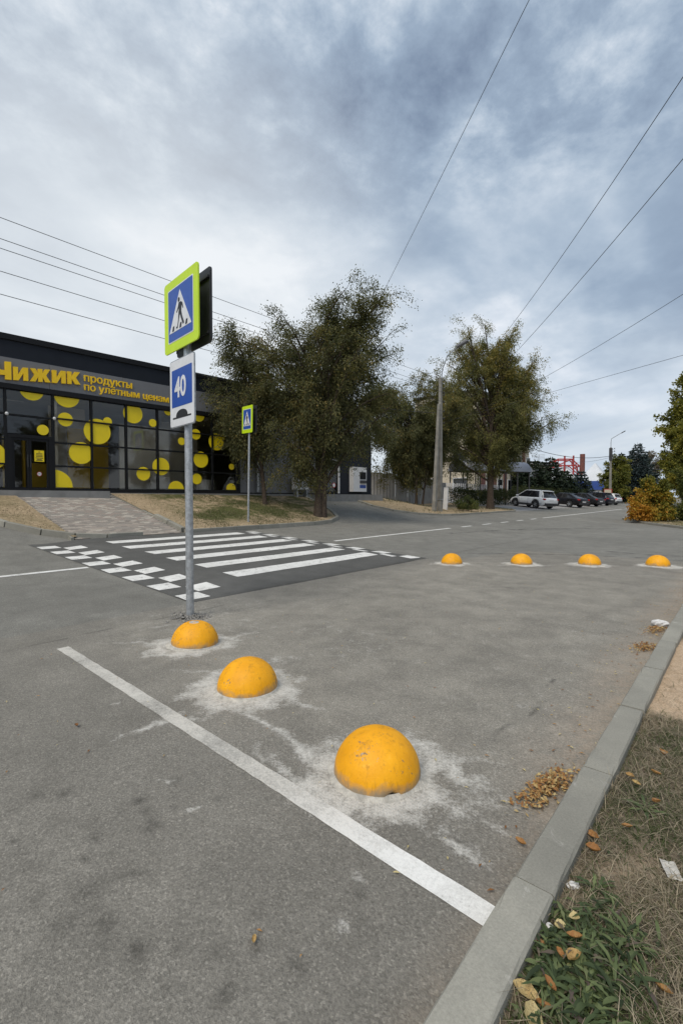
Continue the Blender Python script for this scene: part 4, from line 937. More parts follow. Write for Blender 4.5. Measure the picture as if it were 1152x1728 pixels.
def tree(name, base, lobes, mat, nleaf, lsize, tr, label, seed, trunk_top, group=None, lratio=.5, droop=.35, twin=None, limbs=1.0, lean=(0, 0), sub_len=1.0, tint_bias=None, tufts=0.0):
    rg = np.random.default_rng(seed); root = empty(name, base); tag(root, label, 'shrub' if 'shrub' in name or 'bush' in name else 'tree', group)
    tb = MB(); P = []; D = []; TI = []
    stems = [np.zeros(3)] + ([VR * twin[0] + VF * twin[1]] if twin else [])
    trunks = []
    for k, st in enumerate(stems):
        top = st * (2.2 if k else 1) + VR * lean[0] + VF * lean[1] + UP * trunk_top * (1 if k == 0 else .85)
        mid = (st + top) / 2 + rg.normal(size=3) * .12 * np.array([1, 1, 0]); T_ = bez(st - UP * .25, mid, top, 9); trunks.append(T_)
        rr = [tr * (1.3 if i == 0 else 1 - .72 * i / 8) * (1 if k == 0 else .8) for i in range(9)]
        tb.tube(T_, rr, 10)
    wsum = sum(l[6] for l in lobes); centre = sum(np.array(VR * l[0] + VF * l[1] + UP * l[2]) * l[6] for l in lobes) / wsum
    for (l, d, z, rl, rd, rz, w) in lobes:
        c = VR * l + VF * d + UP * z; nb = max(3, int(round(11 * w * limbs)))
        share = nleaf * w / wsum
        for b in range(nb):
            q = rg.normal(size=3); q /= np.linalg.norm(q); q *= rg.uniform(.35, 1.0) ** .5
            tgt = c + VR * q[0] * rl + VF * q[1] * rd + UP * q[2] * rz
            T_ = trunks[rg.integers(len(trunks))]; f = np.clip((tgt[2] * .62) / trunk_top + rg.normal() * .07, .25, 1.0)
            i0 = int(f * 8); st = T_[i0]; ln = np.linalg.norm(tgt - st)
            ctl = (st + tgt) / 2 + UP * ln * rg.uniform(.05, .25) + rg.normal(size=3) * ln * .06
            B = bez(st, ctl, tgt, 8); r0 = min(tr * .5, .018 + .014 * ln)
            tb.tube(B, [r0 * (1 - .8 * i / 7) for i in range(8)], 6, 0, False)
            ns = max(5, int(7 * ln ** .5)); per = int(share / nb / ns) + 1; bt = rg.uniform(0, 1)
            for s_ in range(ns):
                t = rg.uniform(.35, 1) if s_ else 1.0; p0 = B[min(7, int(t * 7))] if t < 1 else B[7]
                out = p0 - centre; out = out / (np.linalg.norm(out) + 1e-6)
                dv = out * .8 + rg.normal(size=3) * .75 + UP * .15; dv /= np.linalg.norm(dv); sl = sub_len * rg.uniform(.45, 1.15) * (.6 + .12 * ln)
                e = p0 + dv * sl; e2 = e - UP * droop * sl * rg.uniform(.3, 1.2); Sx = bez(p0, p0 + dv * sl * .6 + UP * .1 * sl, e2, 6)
                tb.tube(Sx, [.012, .010, .008, .006, .005, .003], 3, 0, False)
                u = rg.uniform(.12, 1.08, per); k = np.clip((u * 5).astype(int), 0, 4); fr_ = np.clip(u * 5 - k, 0, 1.4)[:, None]
                pos = Sx[k] * (1 - fr_) + Sx[k + 1] * fr_ + rg.normal(size=(per, 3)) * (.045 + .13 * sub_len * rg.uniform(.5, 1.1))
                P.append(pos); D.append(np.repeat(((Sx[5] - Sx[2]) / (np.linalg.norm(Sx[5] - Sx[2]) + 1e-6))[None], per, 0))
                ti = np.clip(.44 + .62 * (bt - .5) + rg.normal(size=per) * .2, 0, 1)
                if tint_bias: ti = np.clip(ti + tint_bias(pos), 0, 1)
                TI.append(ti)
    P = np.concatenate(P); D = np.concatenate(D); TI = np.concatenate(TI)
    ok = P[:, 2] > .15; P, D, TI = P[ok], D[ok], TI[ok]
    V, F = leaf_quads(P, lsize, lratio, rg, D, droop)
    tb.build('trunk', M['bark'], root)
    link('crown', mesh_np('crown', V, F, mat, False, {'tint': np.repeat(TI, 4)}), root)
    return root
def at(x, y, dz=0): return (x, y, Tf(x, y) + dz)
tree('elm_tree', at(-14.9, 15.75, .08), [(.25, 0, 6.5, 3.0, 2.6, 2.5, 2.6), (1.7, 0, 9.4, 1.9, 1.6, 1.1, 1.1), (-.2, .2, 8.7, 2.2, 1.6, 1.1, .8), (-2.35, 0, 7.2, 1.3, 1.3, 1.3, .6), (-1.7, -.3, 3.3, 1.35, 1.4, 1.25, .55), (3.0, .3, 4.9, 1.5, 1.4, 1.3, .55), (2.9, .2, 7.0, 1.6, 1.4, 1.6, .7)],
     M['elm'], 150000, .088, .19, 'large fork stemmed elm between the leaning crossing sign and the driveway', 11, 7.2, 'elms along the road', twin=(.24, .06))
tree('elm_tree', at(-17.2, 14.6, .1), [(-1.2, 0, 5.6, 1.4, 1.5, 1.9, 1.4), (-1.3, 0, 7.6, 1.1, 1.2, 1.0, .6), (-1.2, 0, 3.6, .6, .8, .9, .35), (.4, .3, 5.5, 1.5, 1.4, 1.6, .7)],
     M['elm'], 52000, .09, .11, 'smaller elm behind the leaning crossing sign with low hanging sprays', 12, 5.2, 'elms along the road', droop=.6, lean=(-.6, 0))
tree('elm_tree', at(-18.4, 29.9, .1), [(-.9, 0, 6.3, 2.9, 2.2, 3.0, 1.6), (.7, 0, 4.8, 2.3, 1.8, 2.2, .9), (-2.6, .5, 4.2, 2.2, 1.6, 2.0, .8), (.9, 0, 7.8, 1.8, 1.6, 1.7, .7), (-3.0, .3, 7.0, 1.9, 1.6, 2.0, .8), (2.3, .2, 6.2, 1.5, 1.5, 2.0, .6)],
     M['elm'], 150000, .12, .10, 'dark elm with two thin stems left of the concrete poles', 13, 5.5, 'elms along the road', twin=(.45, .2))
tree('elm_tree', at(-15.7, 36.7, .06), [(.1, 0, 8.8, 4.0, 3.4, 4.0, 2.6), (-.9, 0, 13.4, 2.9, 2.2, 1.9, 1.2), (1.5, 0, 12.4, 2.4, 1.9, 1.9, .9), (3.6, 0, 7.6, 1.7, 1.6, 2.0, .8), (-3.6, 0, 6.0, 2.0, 1.9, 2.1, .9), (.6, 0, 5.3, 2.6, 2.2, 1.3, .5), (-4.5, 0, 10.2, 2.0, 1.5, 2.3, .95), (2.9, 0, 10.3, 1.6, 1.5, 1.6, .6)],
     M['elmolive'], 200000, .112, .29, 'broad olive elm with a thick trunk right of the concrete poles', 14, 9.0, 'elms along the road', tint_bias=lambda p: .16 * np.clip((p[:, 2] - 8) / 5, -1, 1))
tree('poplar_tree', at(-4.3, 57.5), [(0, 0, 7.5, 2.6, 2.6, 5.2, 2.6), (.7, 0, 13.2, 1.9, 1.7, 2.6, 1.2), (-1.3, 0, 5.2, 1.5, 1.6, 2.6, .8)], M['poplar'], 70000, .2, .2, 'tall yellow green poplar at the right picture edge', 15, 13, 'poplars across the side road', lratio=.8, droop=.1)
tree('poplar_tree', at(-4.7, 56.0), [(0, 0, 4.4, 1.1, 1.1, 2.6, 1.5), (.2, 0, 6.6, .8, .8, 1.2, .5)], M['poplar'], 20000, .16, .13, 'shorter yellow green poplar just left of the tall one', 16, 6.5, 'poplars across the side road', lratio=.8, droop=.1, sub_len=.6)
tree('poplar_tree', at(-1.2, 57), [(0, 0, 7, 2.9, 2.6, 5, 2), (.6, 0, 12.5, 1.8, 1.7, 2.6, .9)], M['poplar'], 34000, .18, .2, 'poplar partly cut off by the right picture edge', 17, 12, 'poplars across the side road', lratio=.8, droop=.1)
tree('autumn_bush', at(-4.35, 35.2, .1), [(-.35, 0, 1.0, 1.3, 1.0, .9, 1.6), (.4, .2, 2.1, 1.0, .9, .8, .9), (-1.3, -.2, .6, .55, .5, .5, .35), (-.7, 0, 2.0, .6, .5, .5, .35), (.9, 0, .8, .8, .7, .7, .5)], M['orange'], 19000, .14, .04, 'orange and yellow autumn bush on the island across the side road', 18, 1.5, lratio=.75, droop=.1, sub_len=.55, tint_bias=lambda p: np.clip(.10 - .30 * (p[:, 0] * VR[0] + p[:, 1] * VR[1]) - .22 * (p[:, 2] - 1.1), -.6, .5))
tree('green_shrub', at(-2.9, 36.6, .1), [(0, 0, 1.3, 1.3, 1.1, 1.1, 1.4), (-.2, 0, 2.7, .7, .7, .8, .5), (1.2, 0, 1.0, 1.0, .9, .8, .6)], M['bushgreen'], 12000, .14, .04, 'grey green shrub beside the orange bush at the picture edge', 19, 2.0, lratio=.6, droop=.1, sub_len=.55)
tree('green_shrub', at(-14.75, 30.7, .1), [(0, 0, .42, .85, .6, .4, 1)], M['bushgreen'], 3500, .12, .02, 'low green shrub on the bare earth right of the concrete poles', 20, .5, lratio=.4, droop=.1, sub_len=.4)
tree('birch_tree', at(-16.1, 86.3, -.1), [(0, 0, 3.3, 2.6, 2.4, 2.6, 2), (.2, 0, 6.0, 1.4, 1.4, 1.2, .6)], M['poplar'], 16000, .26, .12, 'rounded yellow green birch beside the distant lamp post', 21, 5, lratio=.7, tint_bias=lambda p: -.12 + 0 * p[:, 0])
tree('bare_tree', at(-16.2, 117), [(0, 0, 7.5, 3.6, 3, 3.2, 2)], leaf_mat('brown_dry_leaf', [(0, (.10, .085, .06)), (1, (.20, .16, .11))]), 9000, .28, .2, 'half bare brownish tree behind the blue spruce', 22, 7)
def conifer(loc, h, r, mat, label, seed, n=9000, wid=.07, ln=.42, group='spruces beyond the car park', lift=.05, shape=.85):
    rg = np.random.default_rng(seed); root = empty('spruce_tree', loc); tag(root, label, 'tree', group)
    tb = MB(); tb.tube([(0, 0, -.2), (0, 0, h * .5), (0, 0, h)], [.05 + h * .014, .03 + h * .008, .015], 8)
    P = []; D = []; tiers = int(h * 2.4)
    for k in range(tiers):
        f = (k + .4) / tiers; z = h * (.05 + .93 * f); rr = r * (1 - f) ** shape + .12
        nb = max(5, int(9 * (1 - f) + 4)); a0 = rg.uniform(0, 6.28)
        for b in range(nb):
            a = a0 + 6.283 * b / nb + rg.normal() * .12; L_ = rr * rg.uniform(.72, 1.12); d = np.array([math.cos(a), math.sin(a), 0])
            e = d * L_ + UP * (z - .22 * L_ + lift * L_ * L_ / max(r, .1)); s0 = UP * z
            tb.tube([s0, (s0 + e) / 2 - UP * .04 * L_, e], [.03, .02, .006], 4, 0, False)
            m_ = max(6, int(n * L_ / (tiers * 9 * r * .55))); u = rg.uniform(.12, 1, m_) ** .7; side = np.array([-d[1], d[0], 0])
            sp = rg.uniform(-1, 1, m_) * (1.05 - u) * .55 * L_ + rg.normal(size=m_) * .05
            pos = s0 + (e - s0) * u[:, None] + side * sp[:, None] - UP * (np.abs(sp) * .25 + rg.uniform(0, .1, m_))[:, None]
            P.append(pos); D.append(d + side * np.sign(sp)[:, None] * .7 + rg.normal(size=(m_, 3)) * .2 + UP * .1)
    P = np.concatenate(P); D = np.concatenate(D); V, F = leaf_quads(P, ln, wid / ln * 2, rg, D, .1)
    tb.build('trunk', M['bark'], root); link('crown', mesh_np('crown', V, F, mat, False, {'tint': np.repeat(rg.uniform(0, 1, len(P)), 4)}), root); return root
conifer(at(-14.6, 95.5, -.2), 10.6, 4.6, M['spruce'], 'large dark blue spruce right of the distant lamp post', 31, 14000, .10, .5, shape=.75)
conifer(at(-19.2, 108, -.2), 9.8, 3.6, M['pine'], 'dark green conifer behind the birch', 32, 8000, .12, .55, shape=.7)
conifer(at(-15.9, 112, -.2), 9.6, 2.8, M['pine'], 'thin dark conifer top between the birch and the blue spruce', 35, 5000, .12, .55, shape=.7)
conifer(at(-19.3, 78.2), 4.8, 2.9, M['spruce'], 'small blue spruce in front of the pavilion with the blue band', 33, 7000, .08, .42, shape=.8)
for i, (x, y, h, r_) in enumerate(((-22.6, 61.5, 5.2, 2.9), (-21.6, 64.6, 5.6, 3.1), (-20.6, 68.0, 6.2, 3.0), (-19.8, 71.2, 4.6, 2.7))):
    conifer(at(x, y), h, r_, M['pine'], ('leftmost dark pine, beside the arched canopy end', 'second dark pine behind the white car', 'tallest of the dark pines behind the black cars', 'rightmost dark pine, next to the small blue spruce')[i], 40 + i, 8000, .08, .4, 'dark pines behind the parked cars', shape=.6)
def hedge(x0, y0, x1, y1, wd, h, label, n, seed, mat='hedge', size=.12):
    rg = np.random.default_rng(seed); a = np.array([x0, y0]); b = np.array([x1, y1]); d = b - a; L_ = np.linalg.norm(d); pr = np.array([-d[1], d[0]]) / L_
    root = empty('hedge', at(*((a + b) / 2))); tag(root, label, 'hedge', 'clipped hedges')
    u = rg.uniform(0, 1, n); v = rg.uniform(-1, 1, n); w = rg.uniform(0, 1, n) ** .6
    edge = rg.random(n) < .6; v = np.where(edge, np.sign(v) * rg.uniform(.75, 1.05, n), v)
    bumpy = 1 + .16 * (vnoise(u * L_, v * 0, .7, seed) - .5) * 2
    xy = a + d * u[:, None] + pr * (v * wd / 2 * bumpy)[:, None]; z = T(xy[:, 0], xy[:, 1]) + w * h * bumpy
    P = np.stack([xy[:, 0], xy[:, 1], z], 1) - np.array(root.location)
    V, F = leaf_quads(P, size, .6, rg); link('foliage', mesh_np('foliage', V, F, M[mat], False, {'tint': np.repeat(rg.uniform(0, 1, n), 4)}), root)
    sb = MB()
    for i in range(int(L_ / .5)):
        q = a + d * (i + .5) * .5 / L_; sb.tube([Vector((q[0], q[1], Tf(*q) - .1)) - root.location, Vector((q[0] + rg.normal() * .1, q[1], Tf(*q) + h * .8)) - root.location], [.02, .008], 4, 0, False)
    sb.build('stems', M['bark'], root)
hedge(-18.5, 36, -18.7, 48.5, 1.1, 1.45, 'dark hedge below the arched canopy behind the broad elm', 11000, 51)
hedge(-19.6, 52.5, -18.6, 80, 1.2, 1.75, 'long hedge behind the parked cars', 15000, 52, size=.14)
hedge(-18.4, 88.5, -14.6, 89.5, 1.4, 1.9, 'hedge right of the distant lamp post below the birch', 6000, 53, size=.16)

for i, (x, y, h) in enumerate(((17, 7.5, 9), (21, 13, 10), (19, 29, 10), (15, 36, 9), (33, 16, 13), (34, 22.5, 14), (33, 29, 13), (35, 36, 14))):
    tree('elm_tree', (x, y, .05), [(0, 0, h * .62, 3.4, 3.2, h * .3, 2), (1.2, 0, h * .82, 2.2, 2, h * .16, .8), (-2, .5, h * .5, 2, 2, h * .16, .8)], M['elm'], 22000, .2, .17, ('elm on the verge beyond the right picture edge, nearest the photographer', 'elm behind the verge corner, beyond the right picture edge', 'elm on the island seen only in the shop glass, nearer the side road', 'elm on the island seen only in the shop glass, deeper in', 'tall elm mirrored in the shop glass, first of the far four', 'tall elm mirrored in the shop glass, second of the far four', 'tall elm mirrored in the shop glass, third of the far four', 'tall elm mirrored in the shop glass, last of the far four')[i], 60 + i, h * .65, 'elms reflected in the glass')
# ------------------------------------------------------------------ poles and wires
def sq_pole(mb, a, b, w0, w1):
    a = Vector(a); b = Vector(b); vs = []
    for p, w in ((a, w0), (b, w1)): vs += [p + Vector((sx * w / 2, sy * w / 2, 0)) for sx, sy in ((-1, -1), (1, -1), (1, 1), (-1, 1))]
    return mb.add(vs, [(3, 2, 1, 0), (4, 5, 6, 7), (0, 1, 5, 4), (1, 2, 6, 5), (2, 3, 7, 6), (3, 0, 4, 7)])
PX, PY = -15.1, 27.4; PZ0 = Tf(PX, PY)
pr_ = empty('power_pole', (PX, PY, PZ0)); tag(pr_, 'grey concrete power pole with a slanting strut beside the road', 'power pole')
sq_pole(MB(), (0, 0, -.4), (0, 0, 9.3 - PZ0), .25, .17).build('pole', M['concrete'], pr_)
sq_pole(MB(), (.05, -.85, -.4), (-.02, -.15, 7.6 - PZ0), .23, .16).build('strut', M['concrete'], pr_)
b = MB(); b.tube([(0, 0, 8.6 - PZ0), (.12, 0, 9.8 - PZ0), (.5, -.05, 10.6 - PZ0), (1.25, -.1, 11.0 - PZ0)], .035, 8); b.build('lamp_arm', M['galv'], pr_)
b = MB(); b.box(-.38, .38, -.13, .13, -.06, .07, 0, .04); b.box(-.3, .3, -.1, .1, -.1, -.061); o = b.build('lamp_head', M['greypanel'], pr_); o.location = (1.55, -.12, 11.12 - PZ0); o.rotation_euler = (0, R(-18), 0)
WH = [9.15, 8.6, 8.35, 7.75, 7.15]
for z_ in WH + [8.2, 6.7, 6.4]:
    b = MB(); b.box(-.22, .22, .1, .14, z_ - PZ0 - .05, z_ - PZ0 - .02); b.lathe([(.015, -.02), (.04, .0), (.045, .04), (.02, .09), (.001, .1)], 8, 0, (.18, .12, z_ - PZ0 - .02)); b.build('insulator_arm', M['darkmetal'], pr_)
b = MB(); b.box(-.16, .16, -.155, .155, .78, .82); b.build('steel_band', M['galv'], pr_)
def wire(pts, label, r_=.011, group='overhead wires'):
    b = MB(); b.tube(pts, r_, 5, 0, False); o = b.build('overhead_wire', M['cable']); tag(o, label, 'wire', group); return o
def sag(a, b, s, n=24):
    a = Vector(a); b = Vector(b); return [a.lerp(b, i / n) - Vector((0, 0, 4 * s * (i / n) * (1 - i / n))) for i in range(n + 1)]
ordn = ['topmost', 'second', 'third', 'fourth', 'lowest']
for i, z_ in enumerate(WH):
    wire(sag((PX + .18, PY + .1, z_), (PX - .1, -24, z_ + .25), .30), f'{ordn[i]} of the five wires running over the shop to the concrete pole', .009)
def cw(X, Y): return (X * math.cos(AL) - Y * math.sin(AL), X * math.sin(AL) + Y * math.cos(AL))
def drop(a, mid, b, label, ext=1.35):
    """hangs from a through mid to b and on to a pole behind the photographer"""
    (x0, y0, z0), (x1, y1, z1), (x2, y2, z2) = a, mid, b
    t1 = math.hypot(x1 - x0, y1 - y0) / math.hypot(x2 - x0, y2 - y0)
    c2 = ((z1 - z0) - t1 * (z2 - z0)) / (t1 * t1 - t1); c1 = (z2 - z0) - c2; P = []
    for i in range(41):
        t = ext * i / 40; P.append((x0 + (x2 - x0) * t, y0 + (y2 - y0) * t, z0 + c1 * t + c2 * t * t))
    wire(P, label, .0055)
for zs, m_, e_, lb in ((8.25, (4.857, 13.5, 6.75), (4.32, 6, 6.96), 'steep wire above the broad elm, upper of two'), (6.75, (5.09, 13.2, 6.05), (4.68, 6.5, 6.27), 'steep wire above the broad elm, lower of two'),
                       (6.45, (6.8, 16, 5.76), (7.2, 10, 5.9), 'slanting wire above the parked cars, upper of two'), (6.45, (7.66, 17.9, 5.6), (8.64, 12, 5.2), 'slanting wire above the parked cars, lower of two')):
    drop((PX + .2, PY + .1, zs), (*cw(m_[0], m_[1]), m_[2]), (*cw(e_[0], e_[1]), e_[2]), lb)
ra = FF(19.6, 7.32, 0); e_ = cw(3.22, 8)
wire(sag(ra, (e_[0] + (e_[0] - ra.x) * .4, e_[1] + (e_[1] - ra.y) * .4, 10.15 + (10.15 - 7.32) * .4), .12), 'single wire rising from behind the large elm to the top of the photo', .006)
wire(sag(FF(9.9, 7.34, 0), (PX - .1, PY, 7.05), .35), 'black cable from the shop roof edge to the concrete pole', .016)
LX, LY = -15.9, 81.3; lp = empty('lamp_post', at(LX, LY)); tag(lp, 'tall concrete lamp post with a slanting arm at the far end of the cars', 'lamp post')
b = MB(); b.tube([(0, 0, -.3), (0, 0, 8.4)], [.21, .13], 8); b.build('pole', M['concrete'], lp)
b = MB(); b.tube([(0, 0, 7.2), (0, 0, 9.2), (.05, 0, 9.7), (1.3, .3, 10.5)], .05, 6); b.build('lamp_arm', M['galv'], lp)
b = MB(); b.box(-.3, .3, -.12, .12, -.06, .06, 0, .03); o = b.build('lamp_head', M['darkmetal'], lp); o.location = (1.55, .35, 10.62); o.rotation_euler = (0, R(-30), R(12))
b = MB()
for z_ in (7.3, 7.7, 8.1): b.box(-.05, .6, -.03, .03, z_, z_ + .04); b.lathe([(.03, 0), (.07, .08), (.02, .16)], 6, 0, (.5, 0, z_ + .04))
b.box(-.2, .2, -.2, .2, 6.4, 8.3); b.build('insulator_arm', M['darkmetal'], lp)
tp = Vector(at(LX, LY)) + Vector((0, 0, 7.1))
wire(sag(tp, (-22, 62, 8.3), .8), 'sagging cable from the beige building to the distant lamp post', .035)
wire(sag(tp, (-6, 100, 5.2), .5), 'cable running down to the right from the distant lamp post', .03)
wire(sag(tp - Vector((0, 0, .2)), (-34, 120, 10.5), .6), 'thin cable from the distant lamp post towards the red roof frame', .02)
wm = empty('marker_post', at(-15.9, 29.6)); tag(wm, 'short white post leaning behind the concrete poles', 'post'); wm.rotation_euler = (0, R(3), 0)
MB().box(-.16, .16, -.05, .05, -.1, 1.55, 0, .02).build('post', M['white'], wm); MB().box(-.17, .17, -.06, .06, 1.551, 1.58).build('cap', M['white'], wm)

# ------------------------------------------------------------------ buildings and sheds farther off
def fence(x0, y0, x1, y1, h, label, mat, step=1.1):
    root = empty('sheet_fence', at(x0, y0)); tag(root, label, 'fence')
    d = Vector((x1 - x0, y1 - y0, 0)); n_ = max(1, int(d.length / step)); d.normalize(); p = Vector((-d.y, d.x, 0))
    for i in range(n_):
        a = Vector((x0, y0, 0)) + d * i * step; za = Tf(a.x, a.y) - .05 + random.uniform(-.03, .03); b = MB()
        m_ = 8; pts = [(j * step / m_, (.02 if j % 2 else -.02)) for j in range(m_ + 1)]
        vs = []
        for z_ in (za, za + h + random.uniform(-.05, .05)):
            vs += [a + d * u * .985 + p * w + Vector((0, 0, z_)) for u, w in pts] + [a + d * u * .985 + p * (w + .012) + Vector((0, 0, z_)) for u, w in pts]
        k = m_ + 1; fs = []
        for j in range(m_): fs += [(j, j + 1, 2 * k + j + 1, 2 * k + j), (k + j + 1, k + j, 3 * k + j, 3 * k + j + 1), (2 * k + j, 2 * k + j + 1, 3 * k + j + 1, 3 * k + j)]
        fs += [(0, 2 * k, 3 * k, k), (m_, k + m_, 3 * k + m_, 2 * k + m_)]
        o = b.add(vs, fs).build('fence_panel', mat, root); o.location = -root.location
    return root
fence(-23.4, 27.6, -20.2, 33.5, 2.3, 'weathered pale sheet fence between the shop and the concrete poles', M['fence'])
fence(-20.6, 33.6, -21.0, 40.0, 2.0, 'grey sheet fence behind the dark hedge', M['fence'])
sdr = empty('shed', at(-24.5, 30)); tag(sdr, 'low dark shed with a pale sloping roof beside the shop', 'shed')
def bb(root, name, mat, x0, x1, y0, y1, z0, z1): 
    o = MB().box(x0, x1, y0, y1, z0, z1).build(name, mat, root); o.location = -root.location; return o
bb(sdr, 'wall', M['darkmetal'], -27, -23.7, 26, 33.5, .8, 3.4)
o = MB().add([(-27.3, 25.7, 4.2), (-23.2, 25.7, 3.35), (-23.2, 33.8, 3.35), (-27.3, 33.8, 4.2), (-27.3, 25.7, 4.3), (-23.2, 25.7, 3.45), (-23.2, 33.8, 3.45), (-27.3, 33.8, 4.3)],
             [(3, 2, 1, 0), (4, 5, 6, 7), (0, 1, 5, 4), (1, 2, 6, 5), (2, 3, 7, 6), (3, 0, 4, 7)]).build('roof', M['paleroof'], sdr); o.location = -sdr.location
for y in (27, 28.6, 30.2, 31.8): bb(sdr, 'post', M['fence'], -23.69, -23.55, y, y + .12, .9, 3.4)
# canopy with a rounded smoky roof on thin posts
cn = empty('canopy', at(-20.0, 47)); tag(cn, 'arched smoky canopy on thin dark posts before the beige building', 'canopy')
ca_, cb_ = Vector((-21.6, 42.6, 0)), Vector((-18.2, 50.4, 0)); cdn = (cb_ - ca_).normalized(); cp = Vector((-cdn.y, cdn.x, 0)); cl_ = (cb_ - ca_).length
n_ = 12; vs = []; fs = []
for i, s_ in enumerate((0, cl_)):
    for off in (0, .05):
        for k in range(n_ + 1):
            a = math.pi * k / n_; vs.append(ca_ + cdn * s_ + cp * (-(1.35 + off) * math.cos(a)) + Vector((0, 0, 4.25 + (1.05 + off) * math.sin(a))))
k_ = n_ + 1
for k in range(n_): fs += [(k, k + 1, 2 * k_ + k + 1, 2 * k_ + k), (k_ + k + 1, k_ + k, 3 * k_ + k, 3 * k_ + k + 1), (k, k_ + k, k_ + k + 1, k + 1), (2 * k_ + k, 2 * k_ + k + 1, 3 * k_ + k + 1, 3 * k_ + k)]
o = MB().add(vs, fs, 0, True).build('roof_sheet', M['poly'], cn); o.location = -cn.location
b = MB(); arc = [(-1.34 * math.cos(math.pi * k / n_), 4.25 + 1.04 * math.sin(math.pi * k / n_)) for k in range(n_ + 1)]
b.prism(arc, lambda u, v, t: ca_ + cdn * t + cp * u + Vector((0, 0, v)), cl_ - .08, cl_ - .02); o = b.build('gable', simple('tan_gable', (.22, .18, .13), .8), cn); o.location = -cn.location
for i in range(6):
    for sgn in (-1.25, 1.25):
        q = ca_ + cdn * (cl_ * i / 5 * .96 + .15) + cp * sgn; b = MB(); b.tube([(q.x, q.y, Tf(q.x, q.y) - .1), (q.x, q.y, 4.3)], .07, 8); o = b.build('post', M['darkmetal'], cn); o.location = -cn.location
for sgn in (-1.25, 1.25):
    a, c_ = ca_ + cp * sgn, cb_ + cp * sgn; b = MB(); b.tube([(a.x, a.y, 4.24), (c_.x, c_.y, 4.24)], .06, 6); o = b.build('eaves_beam', M['darkmetal'], cn); o.location = -cn.location
gr = empty('railing', at(-21.6, 46)); tag(gr, 'white picket railing below the arched canopy', 'railing')
for i in range(34):
    q = Vector((-22.4, 41.5, 0)).lerp(Vector((-20.3, 50.5, 0)), i / 33); b = MB(); b.box(q.x - .04, q.x + .04, q.y - .05, q.y + .05, Tf(q.x, q.y), Tf(q.x, q.y) + 1.9); o = b.build('picket', M['white'], gr); o.location = -gr.location
b = MB()
for z_ in (1.6, 2.7): b.tube([(-22.38, 41.5, z_), (-20.28, 50.5, z_)], .03, 5)
o = b.build('rail', M['white'], gr); o.location = -gr.location
# beige building
bg = empty('beige_building', at(-30, 58)); tag(bg, 'tall beige building with red brown window bands behind the broad elm', 'building')
bx = lambda n_, m_, *a: bb(bg, n_, M[m_], *a)
bx('wall', 'beige', -31, -23, 50, 66.6, .5, 13.4); bx('roof', 'darkmetal', -31.1, -22.9, 49.9, 66.7, 13.401, 13.7)
for j, y in enumerate((51.2, 54.4, 57.6, 60.8, 64.0)):
    bx('panel', 'brown', -22.999, -22.94, y, y + 1.0, 1.2, 13.2)
    for z_ in (2.2, 5.4, 8.6, 11.2):
        f = bx('window', 'white', -22.999, -22.9, y + 1.25, y + 2.75, z_, z_ + 1.7)
        MB().box(-22.899, -22.89, y + 1.33, y + 2.67, z_ + .08, z_ + 1.62).build('pane', M['carglass'], f)
bx('awning', 'white', -22.938, -21.4, 62, 66, 5.0, 5.2); bx('awning_front', 'white', -21.399, -21.35, 62, 66, 4.0, 5.4)
for i in range(2):
    for z_ in (2.2, 5.4, 8.6, 11.4): 
        f = bx('window', 'white', -29.5 + i * 3.6, -27.7 + i * 3.6, 49.93, 49.999, z_, z_ + 1.7); MB().box(-29.4 + i * 3.6, -27.8 + i * 3.6, 49.92, 49.929, z_ + .08, z_ + 1.62).build('pane', M['carglass'], f)
lb_ = empty('low_building', at(-30, 88)); tag(lb_, 'low flat roofed building behind the dark pines', 'building')
bb(lb_, 'wall', M['beige'], -34, -27, 80, 90, .5, 7.2); bb(lb_, 'roof', M['fence'], -34.4, -26.4, 79.5, 90.4, 7.201, 7.6)
for y in (81, 83.5, 86, 88): f = bb(lb_, 'window', M['darkmetal'], -26.999, -26.95, y, y + 1.5, 5.0, 6.5)
b = MB(); b.tube([(-28, 86, 7.5), (-28, 86, 9.2)], .05, 5)
for k in range(4): b.tube([(-29, 86, 8.4 + .25 * k), (-27, 86, 8.4 + .25 * k)], .03, 4)
o = b.build('aerial', M['galv'], lb_); o.location = -lb_.location
mk = empty('market_hall', at(-32, 124)); tag(mk, 'white peaked tent hall under a red steel roof frame', 'hall')
def pyramid(root, name, mat, cx, cy, hw, z0, z1, pts=4):
    n_ = 24; vs = []; fs = []
    for j in range(7):
        f = j / 6; r_ = hw * (1 - f) ** 1.15 + .12; z_ = z0 + (z1 - z0) * f
        for k in range(n_):
            a = 2 * math.pi * k / n_ + math.pi / 4; q = r_ / max(abs(math.cos(a)), abs(math.sin(a))) if pts == 4 else r_; vs.append((cx + q * math.cos(a), cy + q * math.sin(a), z_))
    for j in range(6): fs += [(j * n_ + k, j * n_ + (k + 1) % n_, (j + 1) * n_ + (k + 1) % n_, (j + 1) * n_ + k) for k in range(n_)]
    o = MB().add(vs, fs, 0, True).build(name, mat, root); o.location = -root.location
    return o
bb(mk, 'wall', M['white'], -44, -29, 116, 134, .5, 4.6)
pyramid(mk, 'tent_roof', M['tent'], -33.4, 121, 4.6, 4.61, 9.6); pyramid(mk, 'tent_roof', M['tent'], -40, 126, 4.8, 4.6, 9.0)
b = MB()
A3 = [Vector((-38.5, 118, 7.2)), Vector((-36.8, 118.5, 10.4)), Vector((-34.4, 119.3, 11.6)), Vector((-31.6, 120.2, 11.5)), Vector((-30.0, 120.8, 9.8)), Vector((-29.4, 121, 6.0))]
for d_ in (Vector((0, 0, 0)), Vector((0, 0, -1.5)), Vector((-1.6, 4, 0)), Vector((-1.6, 4, -1.5))): b.tube([p + d_ - Vector((0, 0, .8)) for p in A3], .15, 6)
